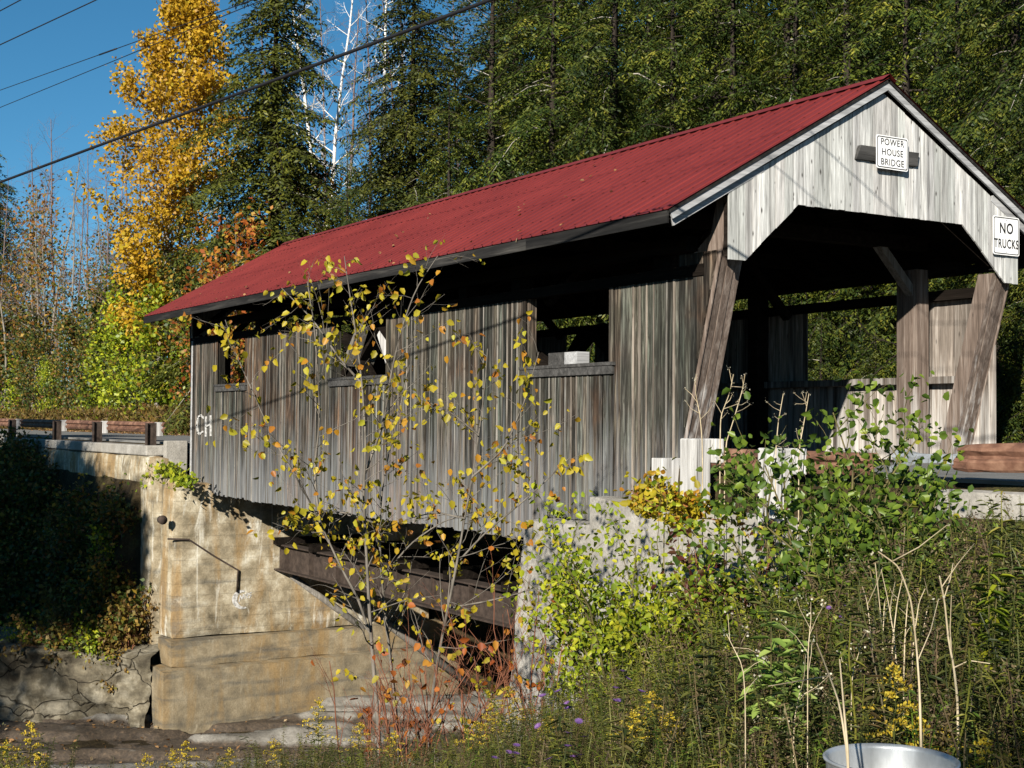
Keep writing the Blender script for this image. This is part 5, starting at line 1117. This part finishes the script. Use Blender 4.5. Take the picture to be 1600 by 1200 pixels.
# ------------------------------------------------------------------ tall weeds
def stalk(seed, H, leaf, nleaf, bendy=.12, topless=.0):
    """a weed stalk: returns verts and faces of stem strips and narrow leaves, base at the origin"""
    r = np.random.default_rng(seed); n = 7; P = [np.zeros(3)]; d = np.array([0, 0, 1.0])
    for k in range(n): d = nrm(d + r.normal(0, bendy, 3) * np.array([1, 1, .2])); P.append(P[-1] + d * H / n)
    P = np.array(P); parts = []
    for ax in (np.array([1, 0, 0.]), np.array([0, 1., 0])):
        w = np.linspace(.006, .002, n + 1)[:, None]; V = np.stack([P - ax * w, P + ax * w], 1).reshape(-1, 3); i = np.arange(n)[:, None] * 2; parts.append((V, i + np.array([[0, 1, 3, 2]])))
    f = np.linspace(.18, 1.0, nleaf); Q = np.stack([np.interp(f * n, range(n + 1), P[:, k]) for k in range(3)], 1); az = np.arange(nleaf) * 2.4 + r.normal(0, .3, nleaf)
    D = nrm(np.stack([np.cos(az), np.sin(az), r.uniform(-.3, .7, nleaf)], 1)); Nn = nrm(np.array([0, 0, 1]) + rdir(r, nleaf) * .5)
    sz = (1.15 - .6 * f) * r.uniform(.7, 1.2, nleaf); parts.append(leaf6(Q, D, Nn, leaf[0] * sz, leaf[1] * sz, .15, .3))
    return P, cat_parts(parts)
def limit_py(px): return np.interp(px, [-100, 0, 150, 300, 450, 560, 700, 800, 900, 1000, 1100, 1200, 1300, 1400, 1500, 1600, 1700], [1120, 1125, 1160, 1165, 1120, 1130, 1115, 1065, 1015, 970, 925, 880, 835, 785, 762, 752, 750])
def in_view(n, seed, d0, d1):
    r = np.random.default_rng(seed); D = np.sqrt(r.uniform(d0 ** 2, d1 ** 2, n)); px = r.uniform(-60, 1680, n); out = []
    for a, b in zip(px, D):
        p = at(a, 600, b)
        if p[1] > -3.4: continue
        if abs(a - 1392) < 125 and b < 4.75: continue
        out.append((a, b, p[0], p[1]))
    o = np.array(out); return o, ground_z(o[:, 2], o[:, 3])
def stuff_of(name, tmpl, where, z, mat, seed, hr=(.5, 1.0), strict=True, hmax=1.5):
    r = np.random.default_rng(seed); Vs = []; Fs = []; o = 0
    for i, ((px, D, x, y), gz_) in enumerate(zip(where, z)):
        zl = at(px, limit_py(px) + abs(r.normal(0, 60)) + np.clip((8.2 - D) / 3.4, 0, 1) * 190 * (1 if px > 850 else .3), D)[2]; Hm = min(hmax, zl - gz_)
        if Hm < .12: continue
        H = Hm * r.uniform(*hr); V, F = tmpl[r.integers(len(tmpl))]; a = r.uniform(0, 6.283); c, s_ = math.cos(a), math.sin(a); w = min(1.25, max(.55, H / .9))
        Vs.append(np.stack([(V[:, 0] * c - V[:, 1] * s_) * w + x, (V[:, 0] * s_ + V[:, 1] * c) * w + y, V[:, 2] * H + gz_ - .03], 1)); Fs.append(F + o); o += len(V)
    ob = link(name, npmesh(name, np.concatenate(Vs), np.concatenate(Fs), mat)); ob['kind'] = 'stuff'; return ob
M['deadweed'] = leafmat('brown dead weeds', [(0, (0.035, 0.022, 0.013)), (0.45, (0.09, 0.058, 0.032)), (0.8, (0.17, 0.12, 0.065)), (1, (0.26, 0.20, 0.12))], 0.25, 0.65, 0.0, clump=0.4, csc=2.0)
M['brightweed'] = leafmat('sunny yellow green weeds', [(0, (0.04, 0.06, 0.012)), (0.4, (0.11, 0.13, 0.022)), (0.8, (0.22, 0.21, 0.035)), (1, (0.30, 0.24, 0.05))], 0.35, 0.5, 0.0, clump=0.3, csc=2.0)
def seedstalk(seed):
    P, (V, F) = stalk(seed, .93, (.06, .010), 22, .10); r = np.random.default_rng(seed); n = 70; f = 1 - .3 * r.random(n) ** 1.5
    Q = np.stack([np.interp(f * 7, range(8), P[:, k]) for k in range(3)], 1) + r.normal(0, 1, (n, 3)) * np.array([.03, .03, .012]); v2, f2 = leaf4(Q, rdir(r, n), rdir(r, n), r.uniform(.012, .03, n), r.uniform(.005, .012, n))
    return cat_parts([(V, F), (v2, f2)])
TW = [stalk(600 + i, 1.0, (.062, .0125), 88, .10)[1] for i in range(7)]
TW4 = [stalk(670 + i, 1.0, (.105, .026), 44, .12)[1] for i in range(6)]
TW2 = [stalk(620 + i, 1.0, (.075, .034), 34, .14)[1] for i in range(5)]
TW3 = [seedstalk(650 + i) for i in range(6)]
def blades(seed, n=9, L=1.0):
    r = np.random.default_rng(seed); parts = []
    for k in range(n):
        a = r.uniform(0, 6.283); l = L * r.uniform(.5, 1.0); lean = r.uniform(.05, .7); m = 5; t = np.linspace(0, 1, m + 1)
        b = np.array([r.normal(0, .06), r.normal(0, .06), 0]); P = b + np.stack([math.cos(a) * lean * l * t ** 2, math.sin(a) * lean * l * t ** 2, l * (t - .45 * lean * t ** 3)], 1); s_ = np.array([-math.sin(a), math.cos(a), 0]); wd = (.0045 * (1 - t) + .0006)[:, None]
        V = np.stack([P - s_ * wd, P + s_ * wd], 1).reshape(-1, 3); i = np.arange(m)[:, None] * 2; parts.append((V, i + np.array([[0, 1, 3, 2]])))
    return cat_parts(parts)
TG = [blades(640 + i, 11) for i in range(6)]
def patch(w, z, seed, lo, hi, sc=.55):
    f = fbm(w[:, 2] * sc + 7.3, w[:, 3] * sc, seed, 3) + .5; r = np.random.default_rng(seed); k = (f > lo + r.normal(0, .05, len(f))) & (f < hi + r.normal(0, .05, len(f))); return w[k], z[k]
def weeds(name, tm, n, seed, d0, d1, mat, hr, lo, hi, hmax=1.5, ps=61):
    w, z = in_view(n, seed, d0, d1); w, z = patch(w, z, ps, lo, hi); stuff_of(name, tm, w, z, mat, seed + 1, hr, True, hmax)
weeds('undergrowth', TW, 2500, 631, 4.6, 13.5, M['weed'], (.55, 1.02), .40, 9)
weeds('undergrowth', TW2, 1100, 633, 5.0, 13.0, M['green'], (.35, .85), -9, .47, 1.1)
weeds('undergrowth', TW, 2300, 635, 5.2, 13.5, M['brightweed'], (.4, .98), -9, .49, 1.2)
weeds('undergrowth', TW4, 900, 645, 4.8, 11, M['weed'], (.6, 1.08), .46, 9)
weeds('undergrowth', TW4, 620, 647, 5.5, 12, M['brightweed'], (.6, 1.05), -9, .5)
weeds('dead_weeds', TW3, 1200, 637, 4.6, 14.0, M['deadweed'], (.6, 1.05), .44, .62)
weeds('dead_weeds', TW3, 450, 639, 4.6, 14.0, M['drygrass'], (.7, 1.1), -9, 9)
weeds('dry_grass', TG, 3600, 641, 4.6, 14.0, M['drygrass'], (.35, .95), -9, 9, 1.1)
weeds('dry_grass', TG, 1800, 643, 4.6, 13.0, M['brightweed'], (.3, .75), -9, .5, 0.9)

# goldenrod, asters, fresh herb, dry stalks
def goldenrod(seed, H=1.0):
    r = np.random.default_rng(seed); P, (V, F) = stalk(seed, H * .92, (.09, .018), 34, .06); out = dict(stem=npmesh('stem', V, F, M['weed'])); pts = []; D_ = []; tubes = []
    for j in range(15):
        f = .66 + .34 * j / 15; q = np.array([np.interp(f * 7, range(8), P[:, k]) for k in range(3)]); a = j * 2.4; L = .17 * H * (1.15 - .9 * (f - .66) / .34) * r.uniform(.8, 1.2); t = np.linspace(0, 1, 7)
        B_ = q + np.stack([math.cos(a) * L * t, math.sin(a) * L * t, L * (.55 * t - .45 * t ** 2)], 1); tubes.append((B_, np.full(7, .0022)))
        for k in range(26): u = r.random() ** .7; pts.append(np.array([np.interp(u * 6, range(7), B_[:, c]) for c in range(3)]) + np.array([0, 0, .008]) + r.normal(0, .006, 3)); D_.append(r.normal(0, .5, 3) + np.array([0, 0, 1]))
    for k in range(40): pts.append(P[-1] + np.array([0, 0, .01]) + r.normal(0, .014, 3)); D_.append(r.normal(0, .5, 3) + np.array([0, 0, 1]))
    n = len(pts); V, F = leaf4(np.array(pts), nrm(np.array(D_)), rdir(r, n), r.uniform(.010, .02, n), r.uniform(.008, .014, n)); out['plume'] = npmesh('plume', V, F, M['goldflower']); out['branches'] = tubes_mesh('branches', tubes, M['stem'], 3); return out
GR = [goldenrod(700 + i) for i in range(3)]
for i, (px, py, D, lab) in enumerate([(1382, 1022, 5.3, 'tall goldenrod with a bright plume rising just behind the metal tub'), (1290 + 190, 1125, 5.6, 'short goldenrod to the right of the metal tub'), (1440, 1090, 6.0, 'goldenrod between the tub and the dry stalks'), (1020, 1070, 7.4, 'leaning goldenrod in bloom at the lower centre of the weeds'), (990, 1105, 7.0, None), (1045, 1110, 7.2, None), (800, 1065, 9.0, None), (765, 1095, 9.5, None), (850, 1110, 8.6, None), (735, 1120, 10, None), (500, 1085, 11.5, None), (440, 1150, 11, None), (300, 1150, 11.5, None), (270, 1165, 11.2, None), (215, 1172, 11.3, None), (40, 1120, 11.2, None), (10, 1150, 11, None), (70, 1165, 11, None), (560, 1120, 11, None), (360, 1165, 11, None), (620, 1140, 10.8, None), (1560, 1140, 5.2, None), (1590, 1060, 6.3, None)]):
    p = at(px, py, D); g0 = gz(p) - .03; h = max(.3, p[2] - g0)
    put(GR[i % 3], 'goldenrod', lab or ('fading goldenrod among the weeds along the bottom edge' if px < 900 else 'small goldenrod in the weeds at the lower right'), 'goldenrod', (p[0], p[1], g0), i * 1.3, (min(1.15, .5 + h * .5), min(1.15, .5 + h * .5), h), None if lab else ('goldenrods along the bottom' if px < 900 else 'goldenrods at lower right'))
def aster(seed):
    r = np.random.default_rng(seed); P, (V, F) = stalk(seed, .93, (.10, .026), 40, .07); out = dict(stem=npmesh('stem', V, F, M['weed'])); parts = []
    for j in range(6):
        f = .8 + .2 * j / 5; q = np.array([np.interp(f * 7, range(8), P[:, k]) for k in range(3)]) + (r.normal(0, .06, 3) * np.array([1, 1, .3]) if j < 5 else 0) + np.array([0, 0, .03]); ax = nrm(r.normal(0, .4, 3) + np.array([0, 0, 1]) + SUN * .6); u = nrm(np.cross(ax, (0.3, 1, 0.1))); v = np.cross(ax, u); a = np.arange(22) * 2 * math.pi / 22
        Dd = u * np.cos(a)[:, None] + v * np.sin(a)[:, None] + ax * .35; V, F = leaf4(np.repeat(q[None], 22, 0), Dd, np.repeat(ax[None], 22, 0), np.full(22, .022), np.full(22, .007)); out['flower' + '.' * 0 + ' ' * j] = npmesh('flower', V, F, M['purple'])
    return out
AS = [aster(720 + i) for i in range(2)]
for i, (px, py, D, lab) in enumerate([(905, 1068, 6.0, 'dark aster with a cluster of purple flowers at lower centre'), (985, 1040, 6.2, 'tall dark aster with a single purple head right of the cluster'), (868, 1140, 5.8, 'aster with small purple flowers near the bottom edge'), (1303, 935, 8.5, 'purple aster halfway up the weedy slope'), (795, 1150, 6.5, 'purple aster beside the fading goldenrods')]):
    p = at(px, py, D); g0 = gz(p) - .03; h = max(.3, p[2] - g0); put(AS[i % 2], 'aster', lab, 'aster', (p[0], p[1], g0), i * 2.1, (1, 1, h))
def herb(seed, H, leaf, pairs, mat, nst=5, wide=.12):
    r = np.random.default_rng(seed); tubes = []; parts = []
    for j in range(nst):
        a = j * 6.283 / nst + r.normal(0, .3); e = wide * r.uniform(.3, 1.2) if j else 0; t = np.linspace(0, 1, 8); h = H * r.uniform(.75, 1.0) if j else H
        P = np.stack([math.cos(a) * e * t ** 1.5, math.sin(a) * e * t ** 1.5, h * t], 1); tubes.append((P, np.linspace(.005, .002, 8)))
        f = np.repeat(np.linspace(.5, 1, pairs), 2); n = len(f); Q = np.stack([np.interp(f * 7, range(8), P[:, k]) for k in range(3)], 1); az = np.arange(n) // 2 * 1.57 + (np.arange(n) % 2) * 3.14 + r.normal(0, .25, n)
        D = nrm(np.stack([np.cos(az), np.sin(az), r.uniform(-.2, .5, n)], 1)); q = r.uniform(.7, 1.15, n) * (1.1 - .4 * np.abs(f - .75) * 2); parts.append(leaf6(Q, D, nrm(np.array([0, 0, 1]) + rdir(r, n) * .3), leaf[0] * q, leaf[1] * q, .12, .35))
    V, F = cat_parts(parts); return dict(stems=tubes_mesh('stems', tubes, M['stem'], 4), leaves=npmesh('leaves', V, F, mat))
for px, py, D, pr, lab in ((1205, 958, 6.6, herb(740, 1, (.115, .046), 9, M['fresh'], 7, .17), 'pale green leafy herb standing out in the middle of the weeds'), (1255, 1040, 6.4, herb(741, 1, (.095, .038), 7, M['fresh'], 5, .13), 'smaller pale green herb beside the leafy one'), (1545, 870, 6.6, herb(742, 1, (.10, .024), 16, M['lime'], 2, .06), 'tall leafy stalk lit by the sun near the right edge'), (1580, 890, 7.0, herb(743, 1, (.10, .024), 14, M['green'], 2, .06), 'darker leafy stalk at the right edge'), (1060, 830, 12.6, herb(744, 1, (.13, .11), 5, M['green'], 1, .02), 'round leaved shoot in front of the wing wall'), (1100, 1010, 6.8, herb(745, 1, (.085, .034), 9, M['weed'], 4, .12), 'dull green herb left of the pale leafy one')):
    p = at(px, py, D); g0 = gz(p) - .03; h = max(.3, p[2] - g0); k = 1.0; put(pr, 'herb', lab, 'herb', (p[0], p[1], g0), px * .3, (k, k, h))
def drystalk(label, pts, D, rad, branch=0, seed=1, heads=0, group=None):
    r = np.random.default_rng(seed); P = np.array([at(x, y, D + .05 * math.sin(i)) for i, (x, y) in enumerate(pts)]); b = P[0].copy(); b[2] = min(b[2], gz(b) - .02); P = np.concatenate([[b], P]); u = np.linspace(0, len(P) - 1, 4 * len(P)); Q = np.stack([np.interp(u, range(len(P)), P[:, k]) for k in range(3)], 1); Q[1:-1] = (Q[:-2] + 2 * Q[1:-1] + Q[2:]) / 4
    tubes = [(Q - b, np.linspace(rad, rad * .5, len(Q)))]; parts = []
    for j in range(branch):
        f = r.uniform(.4, .95) * (len(Q) - 1); q = Q[int(f)] - b; d = nrm(rdir(r, 1)[0] * .8 + np.array([0, 0, .7])); e = q + d * r.uniform(.08, .25); tubes.append((np.array([q, (q + e) / 2 + r.normal(0, .01, 3), e]), np.array([rad * .5, rad * .4, rad * .25])))
    t = thing('dry_stalk', label, 'dry stalk', tuple(b), 0, 1.0, group); link('stem', tubes_mesh('stem', tubes, M['straw'], 5), t)
    if heads:
        T = np.concatenate([a[-1:] for a, _ in tubes]); T = np.repeat(T, heads, 0) + r.normal(0, .012, (len(T) * heads, 3)); n = len(T); V, F = leaf4(T, rdir(r, n), rdir(r, n), np.full(n, .012), np.full(n, .009)); link('seed_heads', npmesh('seed_heads', V, F, M['seed']), t)
    return t
drystalk('long straw coloured stalk bending left above the metal tub', [(1440, 1190), (1437, 1080), (1432, 1010), (1424, 940), (1405, 885), (1372, 862)], 4.6, .005, 2, 801, 3)
drystalk('pale dry stalk standing in front of the tub\'s left edge', [(1326, 1190), (1318, 1100), (1312, 1030)], 4.2, .005, 0, 802)
drystalk('pale dry blade leaning left beside the metal tub', [(1326, 1190), (1312, 1100), (1290, 1040), (1276, 1005)], 4.25, .0045, 1, 803)
drystalk('olive forked stem right of the long straw stalk', [(1497, 1100), (1490, 1040), (1482, 1000), (1476, 940), (1468, 900)], 5.4, .006, 5, 804)
for i, (x0, top, bend) in enumerate([(1382, 880, -8), (1392, 905, 10), (1402, 890, -14), (1412, 930, 6), (1424, 920, 12), (1365, 915, -10), (1435, 940, 16), (1378, 935, 4)]):
    drystalk('curved pale dry stalk in the clump behind the metal tub', [(x0, 1060), (x0 + bend * .3, 1000), (x0 + bend, 940), (x0 + bend * 1.8, top)], 6.6 + .1 * i, .0045, 1, 810 + i, 0, 'dry stalks behind the tub')
for i, (x0, y0, x1, y1) in enumerate([(1165, 1050, 1135, 990), (1262, 1020, 1268, 960), (1240, 1130, 1250, 1080), (1330, 1060, 1345, 1010)]):
    drystalk('thin dry stem topped with whitish seed heads in the weeds', [(x0, y0), (x1, y1)], 5.4 + .2 * i, .003, 5, 830 + i, 8, 'white seed heads in the weeds')
for i, (pts, lab) in enumerate([([(1098, 700), (1094, 650), (1086, 610), (1088, 585)], 'branched dry weed in front of the leaning post'), ([(1125, 700), (1126, 650), (1140, 615), (1146, 585)], 'branched dry weed behind the nearer white post'), ([(1132, 700), (1145, 660), (1160, 610), (1164, 585)], 'dry weed just right of the one behind the white post'), ([(1212, 705), (1216, 660), (1224, 615)], 'single dry weed above the second white post'), ([(1248, 705), (1258, 650), (1264, 615)], 'upright dry weed beside the portal bush')]):
    drystalk(lab, pts, 15.6, .008, 7, 850 + i, 6)

# old timbers leaning against the far abutment
for pa, pb, w_, lab in (((508, 898), (738, 1072), .2, 'longer weathered timber leaning down from the far abutment to the river bed'), ((456, 900), (640, 1030), .15, 'shorter pale timber leaning against the far abutment below the girder')):
    a = on(pa[0], pa[1], 'x', -18.72); b = at(pb[0], pb[1], 36.3); mb = MB(); mb.tube([a, (a + b) / 2 + np.array([0.03, 0, -.04]), b], [w_ * .5, w_ * .55, w_ * .6], 9); o = mb.build('timber', M['greyplank'], None, tuple(a)); tag(o, lab, 'timber')

# a few leaves blown onto the roof
r = np.random.default_rng(950); n = 70; X = r.uniform(-21, -2, n); dd = SL * (1 - .9 * r.random(n) ** 2); upv = np.array([0, -(ZA - ZE), YE]) / SL; dnv = np.array([0, -YE, ZE - ZA]) / SL
P = np.array([0, 0, ZA]) + dnv * dd[:, None] + upv * 0.03; P[:, 0] = X
V, F = leaf6(P, nrm(r.normal(0, 1, (n, 3)) * np.array([1, 1, .3])), nrm(upv + r.normal(0, .3, (n, 3))), r.uniform(.06, .1, n), r.uniform(.04, .07, n)); o = link('fallen_leaves', npmesh('fallen_leaves', V, F, M['litter'])); o['kind'] = 'stuff'
